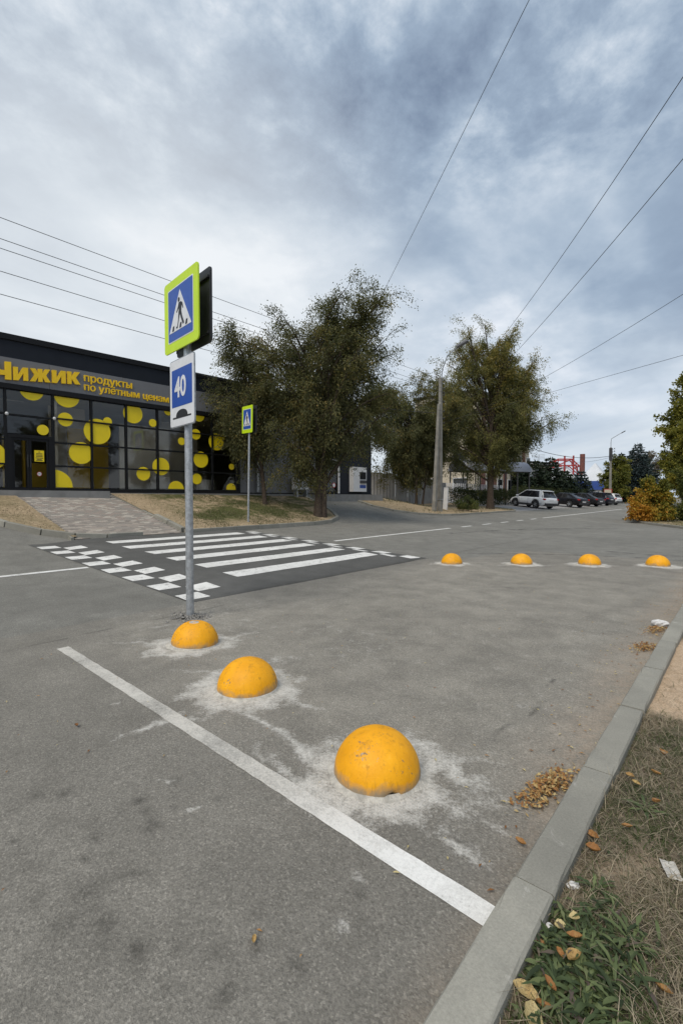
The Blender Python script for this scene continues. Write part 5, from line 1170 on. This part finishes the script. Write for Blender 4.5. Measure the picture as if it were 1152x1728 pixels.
for i, p in enumerate(A3):
    p = p - Vector((0, 0, .8)); b.tube([p, p + Vector((0, 0, -1.5))], .12, 5); b.tube([p, p + Vector((-1.6, 4, 0))], .12, 5)
    if i < 5:
        q = A3[i + 1] - Vector((0, 0, .8)); m_ = (p + q) / 2; b.tube([p + Vector((0, 0, -1.5)), q], .14, 5); b.tube([m_, m_ + Vector((0, 0, -1.5))], .14, 5)
b.tube([(-33.0, 119.5, 11.5), (-33.0, 119.5, 4.6)], .2, 6); b.tube([(-31.2, 120.0, 11.5), (-31.2, 120.0, 4.6)], .2, 6)
o = b.build('roof_frame', M['red'], mk); o.location = -mk.location
b = MB(); b.tube([(-28.9, 118.5, .5), (-28.9, 118.5, 11.6)], .55, 10); o = b.build('mast', M['brown'], mk); o.location = -mk.location
pv = empty('pavilion', at(-26, 116)); tag(pv, 'white pavilion with a peaked roof and a blue band behind the lamp post', 'pavilion')
bb(pv, 'wall', M['white'], -29.5, -22.8, 112, 122, .3, 3.3); bb(pv, 'blue_band', M['bluefascia'], -29.8, -22.5, 111.7, 122.3, 3.301, 5.2)
pyramid(pv, 'tent_roof', M['tent'], -25.6, 115.6, 3.3, 5.21, 9.2); pyramid(pv, 'tent_roof', M['tent'], -25.4, 119.6, 2.6, 5.22, 8.0)
for x in (-29.2, -27, -24.9, -23.0): bb(pv, 'post', M['darkmetal'], x, x + .15, 111.95, 111.999, .3, 3.3)
bd = empty('notice_stand', at(-15.7, 79.0)); tag(bd, 'small reddish notice board at the end of the parked cars', 'notice board')
bb(bd, 'board', M['beige'], -16.2, -15.3, 78.98, 79.03, Tf(-15.7, 79) + .5, Tf(-15.7, 79) + 2.0); bb(bd, 'frame', M['red'], -16.3, -15.2, 79.04, 79.1, Tf(-15.7, 79) + .0, Tf(-15.7, 79) + 2.1)

# ------------------------------------------------------------------ parked cars
def interp(tab, x):
    xs_ = [p[0] for p in tab]; return float(np.interp(x, xs_, [p[1] for p in tab]))
def car(name, loc, head, pitch, roll, dims, top, gh, paint, label, clad=True, rails=False, lampcol='lightred'):
    L_, Wd, H, wb, wr = dims; root = empty(name, loc); tag(root, label, 'car', 'cars parked nose in beside the road')
    root.rotation_euler = Matrix.Rotation(head, 3, 'Z').to_euler()
    root.rotation_mode = 'XYZ'; root.matrix_world = Matrix.Translation(loc) @ Matrix.Rotation(head, 4, 'Z') @ Matrix.Rotation(pitch, 4, 'Y') @ Matrix.Rotation(roll, 4, 'X')
    xf, xr = wb / 2 + .05, -wb / 2 + .05; ar = wr + .055
    xs_ = sorted(set([-L_ / 2, -L_ / 2 + .04, -L_ / 2 + .12, -L_ / 2 + .3, L_ / 2, L_ / 2 - .05, L_ / 2 - .15, L_ / 2 - .35] + list(np.linspace(-L_ / 2 + .45, L_ / 2 - .5, 16)) +
                     [c + ar * math.cos(math.pi * k / 10) for c in (xf, xr) for k in range(11)]))
    rings = []
    for x in xs_:
        e = abs(x) / (L_ / 2); hw = Wd / 2 * (1 - .10 * e ** 5 - (.06 * max(0, (e - .93) / .07) ** 2)); zt = interp(top, x) - (.10 * max(0, (e - .95) / .05) ** 2); zb = .24 + .16 * max(0, (e - .86) / .14)
        for c in (xf, xr):
            if abs(x - c) < ar: zb = max(zb, wr + math.sqrt(max(0, ar * ar - (x - c) ** 2)))
        zb = min(zb, zt - .12); zm = zb + (zt - zb) * .55
        half = [(hw * .80, zb), (hw * .985, zb + .02), (hw, zm), (hw * .985, zt - .10), (hw * .93, zt - .025), (hw * .80, zt), (0, zt + .03)]
        rings.append([(x, -y, z_) for y, z_ in half] + [(x, y, z_) for y, z_ in half[-2::-1]])
    n_ = len(rings[0]); vs = [v for r_ in rings for v in r_]; fs = []
    for i in range(len(rings) - 1): fs += [(i * n_ + k, i * n_ + k + 1, (i + 1) * n_ + k + 1, (i + 1) * n_ + k) for k in range(n_ - 1)] + [(i * n_ + n_ - 1, i * n_, (i + 1) * n_, (i + 1) * n_ + n_ - 1)]
    fs += [tuple(range(n_ - 1, -1, -1)), tuple((len(rings) - 1) * n_ + k for k in range(n_))]
    MB().add(vs, fs, 0, True).build('body', paint, root)
    x0b, x1b, x0t, x1t, zb, zt, wbm, wtm = gh     # glasshouse: rear base, front base, rear top, front top
    def ringz(xa, xb, w, z_, k=8):
        P = []
        for i in range(k + 1): P.append((xa + (xb - xa) * i / k, -w * (1 - .10 * abs(2 * i / k - 1) ** 3), z_))
        return P + [(x, -y, z__) for x, y, z__ in P[::-1]]
    A, Bq = ringz(x0b, x1b, wbm, zb - .04), ringz(x0t, x1t, wtm, zt - .05); m_ = len(A)
    MB().add(A + Bq, [(i, (i + 1) % m_, m_ + (i + 1) % m_, m_ + i) for i in range(m_)], 0, True).build('windows', M['carglass'], root)
    Cq = ringz(x0t - .05, x1t + .04, wtm + .012, zt - .065); Dq = ringz(x0t + .0, x1t - .05, wtm - .06, zt - .012); Eq = ringz(x0t + .2, x1t - .25, wtm - .3, zt)
    MB().add(Cq + Dq + Eq, [(i, (i + 1) % m_, m_ + (i + 1) % m_, m_ + i) for i in range(m_)] + [(m_ + i, m_ + (i + 1) % m_, 2 * m_ + (i + 1) % m_, 2 * m_ + i) for i in range(m_)] + [tuple(range(2 * m_, 3 * m_))], 0, True).build('roof', paint, root)
    for s_ in (-1, 1):
        def pil(f0, f1, w, name='pillar', mat=paint):
            a = Vector((x0b + (x1b - x0b) * f0, s_ * (wbm * (1 - .10 * abs(2 * f0 - 1) ** 3) + .012), zb - .04)); c_ = Vector((x0t + (x1t - x0t) * f1, s_ * (wtm * (1 - .10 * abs(2 * f1 - 1) ** 3) + .012), zt - .05))
            b = MB(); dx = Vector((w / 2, 0, 0)); t_ = Vector((0, -s_ * .03, 0))
            b.add([a - dx, a + dx, c_ + dx, c_ - dx, a - dx + t_, a + dx + t_, c_ + dx + t_, c_ - dx + t_], [(0, 1, 2, 3), (7, 6, 5, 4), (0, 4, 5, 1), (1, 5, 6, 2), (2, 6, 7, 3), (3, 7, 4, 0)]); b.build(name, mat, root)
        pil(.985, .985, .09); pil(.52, .50, .07, 'pillar', M['plastic']); pil(.10, .09, .34 if clad else .16); pil(.015, .02, .10)
        b = MB(); b.box(-.07, .07, -.1, .1, -.06, .07, 0, .03); o = b.build('mirror', paint, root); o.location = (x1b - .38, s_ * (Wd / 2 + .06), zb + .02)
        for c in (xf, xr):
            w_ = empty('wheel', (c, s_ * (Wd / 2 - .115), wr), 0, root)
            t_ = MB(); t_.lathe([(wr * .62, -.10), (wr * .9, -.115), (wr * .985, -.095), (wr, 0), (wr * .985, .095), (wr * .9, .115), (wr * .62, .10)], 28); o = t_.build('tyre', M['tyre'], w_); o.rotation_euler = (R(90), 0, 0)
            t_ = MB(); t_.lathe([(wr * .64, s_ * -.10), (wr * .60, s_ * -.095), (wr * .58, s_ * -.03), (.0, s_ * -.03)], 28, 1)
            for k in range(5):
                a = 2 * math.pi * k / 5; ca2, sa2 = math.cos(a), math.sin(a); pw = .05
                pl = [(.03, -pw), (wr * .6, -pw * .8), (wr * .6, pw * .8), (.03, pw)]; pl = [(u * ca2 - v * sa2, u * sa2 + v * ca2) for u, v in pl]
                t_.prism(pl, lambda u, v, t: Vector((u, v, t)), s_ * -.075, s_ * -.1)
            t_.lathe([(.055, s_ * -.105), (.0, s_ * -.108)], 12); o = t_.build('rim', [M['rim'], M['tyre']], w_); o.rotation_euler = (R(90), 0, 0)
        zt_l = interp(top, -L_ / 2 + .2)
        b = MB(); b.box(-.16, .12, -.16, .03, -.06, .07, 0, .03); b.box(-.16, .3, -.03, .045, -.02, .05, 0, .02) if clad else None
        o = b.build('tail_lamp', M[lampcol], root); o.location = (-L_ / 2 + .145, s_ * (Wd / 2 - .115), zt_l - .13); o.scale = (1, s_, 1)
        b = MB(); b.box(-.28, .1, -.03, .02, -.05, .06, 0, .02); o = b.build('headlight', M['carglass'], root); o.location = (L_ / 2 - .2, s_ * (Wd / 2 - .09), .72)
        for xh in (-.25, .75):
            b = MB(); b.box(-.10, .10, -.02, .02, -.014, .014, 0, .006); o = b.build('door_handle', paint, root); o.location = (xh - .2, s_ * (Wd / 2 + .005), interp(top, 0) - .17)
        for xd in (x1b - .62, (x0b + x1b) / 2 + .05):
            b = MB(); b.box(xd - .006, xd + .006, s_ * Wd / 2 * .995 - .004, s_ * Wd / 2 * .995 + .006, .36, interp(top, 0) - .1); b.build('door_seam', M['plastic'], root)
        if clad: b = MB(); b.box(xr + ar + .02, xf - ar - .02, s_ * (Wd / 2 - .02) - .03, s_ * (Wd / 2 - .02) + .035, .24, .42, 0, .02); b.build('sill_cladding', M['plastic'], root)
        if clad:
            for c in (xf, xr):
                b = MB(); k_ = 12
                ring = [(c + (ar + .055) * math.cos(math.pi * (j / k_ * 1.16 - .08)), wr + (ar + .055) * math.sin(math.pi * (j / k_ * 1.16 - .08))) for j in range(k_ + 1)] + [(c + (ar - .01) * math.cos(math.pi * (j / k_ * 1.16 - .08)), wr + (ar - .01) * math.sin(math.pi * (j / k_ * 1.16 - .08))) for j in range(k_, -1, -1)]
                for j in range(k_):
                    quad = [ring[j], ring[j + 1], ring[2 * k_ + 1 - j - 1], ring[2 * k_ + 1 - j]]; b.prism(quad, lambda u, v, t: Vector((u, t, v)), s_ * (Wd / 2 - .05), s_ * (Wd / 2 + .012))
                b.build('arch_cladding', M['plastic'], root)
        if rails: b = MB(); b.tube([(x0t + .15, s_ * (wtm - .08), zt - .01), (x0t + .3, s_ * (wtm - .08), zt + .045), (x1t - .4, s_ * (wtm - .08), zt + .045), (x1t - .2, s_ * (wtm - .08), zt - .01)], .018, 6); b.build('roof_rail', M['plastic'], root)
    b = MB(); b.box(-.012, .012, -.26, .26, -.056, .056); o = b.build('number_plate', M['plate'], root); o.location = (-L_ / 2 - .004, 0, .80 if clad else .62)
    b = MB(); b.box(-.10, .06, -Wd / 2 * .82, Wd / 2 * .82, -.14, .08, 0, .05); o = b.build('rear_bumper', M['plastic'], root); o.location = (-L_ / 2 + .05, 0, .46)
    b = MB(); b.box(-.08, .09, -Wd / 2 * .8, Wd / 2 * .8, -.13, .08, 0, .04); o = b.build('front_bumper', M['plastic'], root); o.location = (L_ / 2 - .06, 0, .42)
    if clad:
        b = MB(); b.box(-.02, .02, -.55, .55, -.05, .05); o = b.build('rear_spoiler', paint, root); o.location = (x0t - .08, 0, zt - .06); o.scale = (4, 1.1, .5)
    return root
suv = ((-2.29, .98), (-1.9, 1.06), (0, 1.02), (1.0, 1.0), (1.35, .97), (2.1, .80), (2.29, .62))
sed = ((-2.4, .88), (-2.2, .98), (-1.5, 1.0), (0, .95), (.9, .93), (1.2, .90), (2.15, .70), (2.4, .52))
hat = ((-2.05, .95), (-1.8, 1.0), (0, .96), (.9, .94), (1.2, .90), (1.85, .72), (2.05, .55))
def carp(x, y): return Vector((x, y, Tf(x, y) + .012))
car('parked_car', carp(-15.55, 46.1), R(151), R(-3.6), R(2.0), (4.57, 1.85, 1.68, 2.66, .365), suv, (-2.14, 1.45, -1.72, .35, 1.06, 1.68, .84, .66), M['carwhite'], 'white estate car with black wheel arches, nearest of the parked row', True, True)
car('parked_car', carp(-15.1, 54.4), R(158), R(-3.6), R(1.5), (4.85, 1.85, 1.46, 2.8, .34), sed, (-2.1, 1.35, -1.0, .25, .99, 1.46, .82, .60), M['carblack'], 'black saloon parked directly behind the white estate car', False)
car('parked_car', carp(-15.0, 61.2), R(160), R(-3.6), R(1.5), (4.85, 1.85, 1.47, 2.8, .34), sed, (-2.1, 1.35, -1.0, .25, .99, 1.47, .82, .60), M['cardark'], 'dark grey saloon, third in the parked row', False)
car('parked_car', carp(-14.95, 66.9), R(161), R(-3.6), R(1.5), (4.6, 1.82, 1.62, 2.66, .35), suv, (-2.14, 1.45, -1.78, .35, 1.06, 1.62, .84, .66), M['carblue'], 'dark blue car with red lamps, fourth in the parked row', True)
car('parked_car', carp(-14.9, 72.2), R(162), R(-3.6), R(1.5), (4.1, 1.75, 1.50, 2.5, .32), hat, (-1.95, 1.25, -1.6, .2, .98, 1.50, .80, .62), M['carwhite'], 'white hatchback at the far end of the parked row', True)

# ------------------------------------------------------------------ the verge: grass, weeds, fallen leaves, litter
def vz(x, y): return float(VZ(np.array(float(x)), np.array(float(y))))
rg = np.random.default_rng(5)
def blades(n, xr, yr, ln, wd, lie, dens, tint):
    x = rg.uniform(*xr, n * 3); y = rg.uniform(*yr, n * 3); ok = rg.random(n * 3) < dens(x, y); x, y = x[ok][:n], y[ok][:n]; n = len(x)
    z = VZ(x, y); a = rg.uniform(0, 6.283, n) + .6 * (vnoise(x, y, .12, 2) - .5) * 6; L_ = rg.uniform(*ln, n); w = rg.uniform(*wd, n); li = np.clip(rg.normal(lie, .22, n), .05, 1.5)
    d = np.stack([np.cos(a), np.sin(a)], 1); s = np.stack([-d[:, 1], d[:, 0]], 1) * (w / 2)[:, None]
    V = []
    for k, (f, ww) in enumerate(((0, 1), (.5, .85), (1, .12))):
        h = L_ * f * np.cos(li * (.55 + .45 * f)); o_ = L_ * f * np.sin(li * (.55 + .45 * f)); c = np.stack([x + d[:, 0] * o_, y + d[:, 1] * o_], 1); zz = z + np.maximum(h, .002) - .003
        for sg in (-1, 1): V.append(np.concatenate([c + sg * s * ww, zz[:, None]], 1))
    V = np.stack(V, 1).reshape(-1, 3); I = np.arange(n)[:, None] * 6
    F = np.concatenate([I + np.array([[0, 1, 3, 2]]), I + np.array([[2, 3, 5, 4]])])
    return V, F, np.repeat(tint(x, y, n), 6)
gpatch = lambda x, y: np.clip(.12 + .8 * sst(.5, .65, fbm(x, y, .22, 3, 12)) + blob(x, y, -.42, 1.6, .22, .30, 10) + blob(x, y, -.30, 2.55, .16, .22, 0) * 1.2 + .7 * blob(x, y, -.5, 3.35, .1, .2, 0) + .8 * blob(x, y, -.25, 1.4, .25, .2, 0) + .45 * blob(x, y, -.38, 2.95, .2, .2, 0) + .6 * sst(-.05, .4, x), 0, 1)
keep_ = lambda x, y: np.clip((1 - 1.3 * bare_f(x, y)), .03, 1) * (.35 + .9 * fbm(x, y, .16, 3, 3))
V, F, ti = blades(36000, (-.51, .9), (.7, 5.0), (.025, .085), (.0016, .004), 1.15, keep_, lambda x, y, n: np.where(rg.random(n) < .22 + .72 * gpatch(x, y), rg.uniform(0, .48, n), rg.uniform(.5, .95, n)))
tag(link('grass', mesh_np('grass', V, F, M['grass'], False, {'tint': ti})), 'short half dry grass on the verge behind the kerb', 'grass', kind='stuff')
V, F, ti = blades(12000, (-.51, .9), (.7, 5.2), (.05, .17), (.0012, .003), 1.45, lambda x, y: np.clip(.9 - .6 * gpatch(x, y), .1, 1) * np.clip(1 - 1.2 * bare_f(x, y), .04, 1), lambda x, y, n: rg.uniform(0, 1, n))
tag(link('dry_straw', mesh_np('dry_straw', V, F, M['straw'], False, {'tint': ti})), 'dry straw lying over the verge', 'straw', kind='stuff')
def leaf_strip(L_, w, curve, tw, lobed, seed):
    """a broad weed leaf along +X, arching up then down"""
    r_ = random.Random(seed); n_ = 7; V = []; F = []
    for i in range(n_ + 1):
        f = i / n_; ww = w * (math.sin(math.pi * min(1, f * .93 + .07)) ** .7) * (.55 + .55 * f) * (1 if not lobed or i % 2 else .38) + .0015
        x = L_ * f; z_ = curve * L_ * (f - f * f * 1.15) + .004
        for s_, k in ((-1, .12), (0, -.02), (1, .12)): V.append((x, s_ * ww / 2, z_ + k * ww + r_.uniform(-.0015, .0015)))
    for i in range(n_):
        for k in (0, 1): F.append((3 * i + k, 3 * i + k + 1, 3 * i + 4 + k, 3 * i + 3 + k))
    return V, F
WM = []
for k in range(8):
    V, F = leaf_strip(1, .20 if k % 2 else .28, .5 + .1 * (k % 3), 0, k % 2 == 0, k); WM.append(mesh_np('leaf', V, F, M['weed'], True, {'tint': np.full(len(V), .30 + .06 * k)}))
def rosette(x, y, n_, L_, label, up=.3, seed=0, width=1.0):
    r_ = random.Random(seed); root = empty('weed_plant', (x, y, vz(x, y))); tag(root, label, 'weed', 'broad leaved weeds on the verge')
    for i in range(n_):
        o = link('leaf', WM[r_.randrange(8)], root); a = 2 * math.pi * i / n_ + r_.uniform(-.25, .25); l = L_ * r_.uniform(.55, 1.1)
        o.rotation_euler = (r_.uniform(-.25, .25), -up * r_.uniform(.3, 1.3), a); o.scale = (l, l * width * r_.uniform(.8, 1.2), l); o.location = (0, 0, r_.uniform(0, .008))
ros = [(-.262, 1.80, 18, .125, 'large rosette of narrow pale green leaves right of the dark weed mass', .42, .62), (-.41, 1.99, 13, .085, 'pale green rosette beside the crumpled white paper', .4, .9), (-.335, 2.62, 15, .10, 'spreading green weed in the mown grass patch', .3, .7),
       (-.34, 1.57, 14, .10, 'dark leafy weed below the two tan fallen leaves', .35, 1.3), (-.40, 1.50, 13, .10, 'dark leafy weed nearest the kerb corner of the photo', .35, 1.3), (-.29, 1.62, 12, .09, 'leafy weed with a pale leaf between the rosette and the bottom edge', .3, 1.2), (-.24, 1.66, 11, .08, 'small grey green weed by the bottom right leaf', .3, 1.1),
       (-.45, 1.62, 12, .08, 'leafy weed beside the brown leaf on the kerb edge', .35, 1.2), (-.5, 1.78, 10, .07, 'weed against the kerb above the pale round leaf', .4, 1.1)]
for i, (x, y, n_, l, lb, up, wd) in enumerate(ros): rosette(x, y, n_, l, lb, up, i + 3, wd)
# the leafy mass between them
VV = []; FF_ = []; TT = []
for i in range(1100):
    x = random.gauss(-.38, .10); y = random.gauss(1.60, .16)
    if x < -.505 or random.random() > float(np.clip(.25 + blob(np.array(x), np.array(y), -.39, 1.6, .17, .26, 0), 0, 1)): continue
    V, F = leaf_strip(random.uniform(.025, .085), random.uniform(.008, .019), random.uniform(.2, 1.1), 0, i % 4 != 0, i)
    a = random.uniform(0, 6.28); ca2, sa2 = math.cos(a), math.sin(a); tl = random.uniform(-.5, .6); z0 = vz(x, y) + random.uniform(0, .03); o_ = len(VV)
    for u, v, w in V:
        u2 = u * math.cos(tl) - w * math.sin(tl); w2 = u * math.sin(tl) + w * math.cos(tl); VV.append((x + u2 * ca2 - v * sa2, y + u2 * sa2 + v * ca2, z0 + abs(w2)))
    TT += [random.choice((random.uniform(0, .5), random.uniform(0, .5), random.uniform(.3, .8), random.uniform(.5, 1)))] * len(V); FF_ += [tuple(q + o_ for q in f) for f in F]
tag(link('weed_mass', mesh_np('weed_mass', VV, FF_, M['weed'], True, {'tint': TT})), 'dense mass of dark green weed leaves beside the kerb', 'weeds', kind='stuff')
def fallen_mesh(curl, wid, seed, tint):
    r_ = random.Random(seed); n_ = 8; V = []; F = []
    for i in range(n_ + 1):
        f = i / n_; w = wid * math.sin(math.pi * (f * .96 + .02)) ** .75 * (1 + r_.uniform(-.12, .12)); 
        for s_ in (-1, -.5, 0, .5, 1): V.append((f - .5, s_ * w / 2, curl * (f - .5) ** 2 * 1.4 + curl * .9 * w * s_ * s_ + r_.uniform(-.012, .012) + .03))
    for i in range(n_):
        for k in range(4): F.append((5 * i + k, 5 * i + k + 1, 5 * i + 6 + k, 5 * i + 5 + k))
    o_ = len(V); V += [(.5, -.008, .04), (.5, .008, .04), (.72, .006, .06), (.72, -.006, .06)]; F.append((o_, o_ + 1, o_ + 2, o_ + 3))
    return mesh_np('fallen_leaf', V, F, M['litterleaf'], True, {'tint': np.clip(np.array([tint + r_.uniform(-.08, .08) for _ in V]), 0, 1)})
leaves = [(-.478, 1.405, .075, .62, .35, .80, 'yellow brown curled leaf against the kerb back, above the pale two lobed one'), (-.440, 1.352, .085, .62, .25, .93, 'large pale yellow leaf at the bottom edge beside the kerb'), (-.387, 1.590, .055, .8, .5, .68, 'tan curled leaf lying across the dark weeds'),
          (-.430, 1.583, .032, .6, .6, .42, 'small orange leaf touching the tan curled one'), (-.408, 1.675, .05, .45, .6, .45, 'narrow orange leaf below the two pale round leaves'), (-.433, 1.764, .036, 1.1, .3, .93, 'pale round leaf, upper of two on the dark weeds'),
          (-.462, 1.700, .036, .95, .3, .98, 'pale yellow round leaf beside a scrap of white paper'), (-.495, 1.603, .034, .6, .6, .4, 'brown orange leaf nearest the kerb, left of the pale round leaves'), (-.423, 1.452, .046, .5, .6, .36, 'orange brown rolled leaf above the large pale leaf'),
          (-.425, 1.402, .046, .45, .6, .4, 'orange rolled leaf right of the large pale leaf'), (-.164, 1.680, .055, .4, .5, .5, 'orange leaf near the bottom right corner'), (-.454, 2.93, .045, .6, .5, .6, 'tan leaf on dry soil by the second kerb joint'), (-.351, 3.033, .05, .55, .6, .5, 'orange leaf on the dry grass furthest right of the second kerb joint'),
          (-.418, 2.876, .042, .5, .5, .75, 'pale tan leaf just below the leaf by the second kerb joint'), (-.35, 3.30, .055, .8, .5, .45, 'orange leaf where the grass meets the bare soil'), (-.305, 2.70, .045, .7, .6, .4, 'brown orange leaf in the green grass patch'),
          (-.492, 2.285, .055, .55, .6, .45, 'orange leaf against the kerb, upper of two'), (-.471, 2.195, .055, .7, .6, .38, 'orange leaf against the kerb, lower of two'), (-.385, 2.44, .045, .6, .5, .45, 'orange leaf in the middle of the thin grass')]
for i, (x, y, l, wd, cu, ti, lb) in enumerate(leaves):
    o = link('fallen_leaf', fallen_mesh(cu, wd, i, ti), None, (x, y, vz(x, y) + (.045 if -.48 < x < -.38 and 1.42 < y < 1.8 else .022))); o.scale = (l, l, l); o.rotation_euler = (random.uniform(-.3, .3), random.uniform(-.3, .3), random.uniform(0, 6.28)); tag(o, lb, 'leaf', 'fallen leaves on the verge')
for x, y, l, ti, lb in ((-.76, 2.15, .055, .45, 'single orange leaf on the asphalt by the kerb below the leaf heap'), (-1.31, 1.05, .035, .7, 'tiny pale leaf on the dark asphalt in the lower middle'), (-3.51, 1.27, .045, .15, 'dark red leaf on the asphalt left of the long white line')):
    o = link('fallen_leaf', fallen_mesh(.6, .5, 77 + int(l * 1000), ti), None, (x, y, .014)); o.scale = (l, l, l); o.rotation_euler = (0, 0, random.uniform(0, 6.28)); tag(o, lb, 'leaf', 'fallen leaves on the asphalt')
def leaf_pile(cx, cy, a, b, ang, n_, h, label, seed, col=(.2, .95)):
    r_ = random.Random(seed); V = []; F = []; TI = []
    for i in range(n_):
        u, v = r_.gauss(0, .42), r_.gauss(0, .42); c_, s_ = math.cos(R(ang)), math.sin(R(ang)); x = cx + u * a * c_ - v * b * s_; y = cy + u * a * s_ + v * b * c_
        if x > -.70: x = -.70 - r_.random() * .06
        z_ = .014 + h * max(0, 1 - (u * u + v * v)) * r_.random(); l = r_.uniform(.018, .042); w = l * r_.uniform(.25, .6); q = Matrix.Rotation(r_.uniform(0, 6.28), 3, 'Z') @ Matrix.Rotation(r_.uniform(-.7, .7), 3, 'Y') @ Matrix.Rotation(r_.uniform(-.7, .7), 3, 'X')
        o_ = len(V)
        for p in ((-l / 2, 0, 0), (0, -w / 2, .15 * l), (0, w / 2, .15 * l), (l / 2, 0, 0)): V.append(Vector((x, y, z_)) + q @ Vector(p))
        F += [(o_, o_ + 1, o_ + 2), (o_ + 1, o_ + 3, o_ + 2)]; TI += [r_.uniform(*col)] * 4
    V = [(p[0], p[1], max(.012, p[2])) for p in V]
    tag(link('leaf_pile', mesh_np('leaf_pile', V, F, M['litterleaf'], False, {'tint': TI})), label, 'leaves', kind='stuff')
leaf_pile(-.80, 2.66, .30, .10, 78, 520, .045, 'heap of orange dry leaves swept against the near kerb', 1)
leaf_pile(-.80, 5.86, .26, .12, 80, 260, .035, 'nearer of two small leaf heaps along the kerb', 2, (.1, .9)); leaf_pile(-.80, 6.72, .26, .12, 80, 240, .04, 'farther of two small leaf heaps along the kerb', 3, (.1, .9))
V = []; F = []; TI = []
for i in range(420):   # crumbs of leaf and chips strewn over the asphalt and along the kerb
    if i < 260: x = -.70 - abs(random.gauss(0, .28)); y = random.uniform(1.7, 11)
    else: x = random.uniform(-5.5, -.8); y = random.uniform(-.2, 9)
    l = random.uniform(.006, .018); a = random.uniform(0, 6.28); o_ = len(V)
    for u, v, w in ((-l, 0, 0), (0, -l * .35, .004), (l, 0, 0), (0, l * .35, .004)): V.append((x + u * math.cos(a) - v * math.sin(a), y + u * math.sin(a) + v * math.cos(a), .0135 + w))
    F.append((o_, o_ + 1, o_ + 2, o_ + 3)); TI += [random.choice((.2, .5, .75, 1, 1))] * 4
tag(link('leaf_crumbs', mesh_np('leaf_crumbs', V, F, M['litterleaf'], False, {'tint': TI})), 'crumbs of leaf and pale chips strewn over the asphalt', 'litter', kind='stuff')
def crumple(name, x, y, z_, s_, mat, label, cat, flat=.6, seed=0, nseg=10):
    r_ = random.Random(seed); bm = bmesh.new(); bmesh.ops.create_icosphere(bm, subdivisions=3, radius=1)
    for v in bm.verts: v.co *= .62 + .65 * float(fbm(np.array(v.co.x * 2 + seed + 5), np.array(v.co.y * 2 + v.co.z * 1.7 + 9), .8, 3, seed))
    for v in bm.verts: v.co = Vector((v.co.x * s_[0], v.co.y * s_[1], v.co.z * s_[2]))
    me = bpy.data.meshes.new(name); bm.to_mesh(me); bm.free(); me.materials.append(mat); o = link(name, me, None, (x, y, z_ + s_[2] * .6)); o.rotation_euler = (0, 0, r_.uniform(0, 6)); tag(o, label, cat); return o
paper = simple('crumpled_paper', (.62, .61, .60), .8, .15, 40)
crumple('paper_scrap', -.488, 1.957, vz(-.488, 1.957), (.028, .018, .012), paper, 'crumpled white paper on the verge beside the first kerb joint', 'litter', seed=1)
crumple('paper_scrap', -.497, 1.70, vz(-.497, 1.70) + .02, (.014, .011, .008), paper, 'small white scrap touching the pale yellow leaf', 'litter', seed=2)
crumple('paper_cup', -.79, 6.98, .012, (.05, .10, .05), paper, 'crushed white cup in the gutter by the farther leaf heap', 'litter', seed=3)
def wrapper():
    V = []; F = []; n_ = 8
    for j in range(n_ + 1):
        for i in range(n_ + 1): V.append(((i / n_ - .5) * .09, (j / n_ - .5) * .055, .012 * float(fbm(np.array(i * .3), np.array(j * .3), .6, 3, 3)) + (0 if 0 < j < n_ else .003)))
    I = lambda i, j: j * (n_ + 1) + i
    F = [(I(i, j), I(i + 1, j), I(i + 1, j + 1), I(i, j + 1)) for j in range(n_) for i in range(n_)]
    me = mesh_np('plastic_wrapper', V, F, M['plasticwrap'], True); o = link('plastic_wrapper', me, None, (-.205, 2.27, vz(-.205, 2.27) + .016)); o.rotation_euler = (.05, -.1, R(115)); return o
tag(wrapper(), 'flat dull plastic wrapper on the dry grass at the right edge', 'litter')
# tufts of grass on the lawn before the shop and on the island
def far_grass(poly, n, zf, gf, label, h=(.03, .08), seed=0, tm=.42):
    r2 = np.random.default_rng(seed); px = [p[0] for p in poly]; py = [p[1] for p in poly]
    x = r2.uniform(min(px), max(px), n * 4); y = r2.uniform(min(py), max(py), n * 4); ok = in_poly(x, y, poly) & (r2.random(n * 4) < gf(x, y)); x, y = x[ok][:n], y[ok][:n]; n = len(x)
    z = zf(x, y) - .01; P = np.stack([x, y, z], 1); d = r2.normal(size=(n, 3)) * np.array([.6, .6, .15]) + np.array([0, 0, .8]); L_ = r2.uniform(*h, n)[:, None]; d /= np.linalg.norm(d, axis=1)[:, None]
    a = r2.uniform(0, 6.28, n); s = np.stack([np.cos(a), np.sin(a), 0 * a], 1) * .012
    V = np.stack([P - s, P + s, P + d * L_], 1).reshape(-1, 3)
    tag(link('grass', mesh_np('grass', V, np.arange(3 * n).reshape(-1, 3), M['grass'], False, {'tint': np.repeat(np.clip(r2.normal(tm, .22, n), 0, 1), 3)})), label, 'grass', kind='stuff')
far_grass(RL, 16000, LZ, lambda x, y: sst(.45, .62, fbm(x, y, 1.4, 4, 21)) * sst(8.8, 10.5, y) * .9 + .05, 'patches of green grass on the lawn before the shop', seed=1)
far_grass(LL, 2500, LZ, lambda x, y: sst(.5, .6, fbm(x, y, .8, 4, 22)) * .5 + .03, 'dry tufts on the lawn left of the paved path', (.02, .06), 2, .75)
far_grass([p for p in ISP if p[0] < 8] + [(8, 50)], 9000, lambda x, y: T(x, y) + .12, lambda x, y: .6 + 0 * x, 'low grass round the bushes on the island', (.05, .16), 3)
far_grass(DIRT, 5000, lambda x, y: T(x, y) + .08, lambda x, y: sst(.52, .62, fbm(x, y, 1.2, 4, 23)), 'weedy tufts on the bare earth by the concrete poles', (.06, .22), 4)
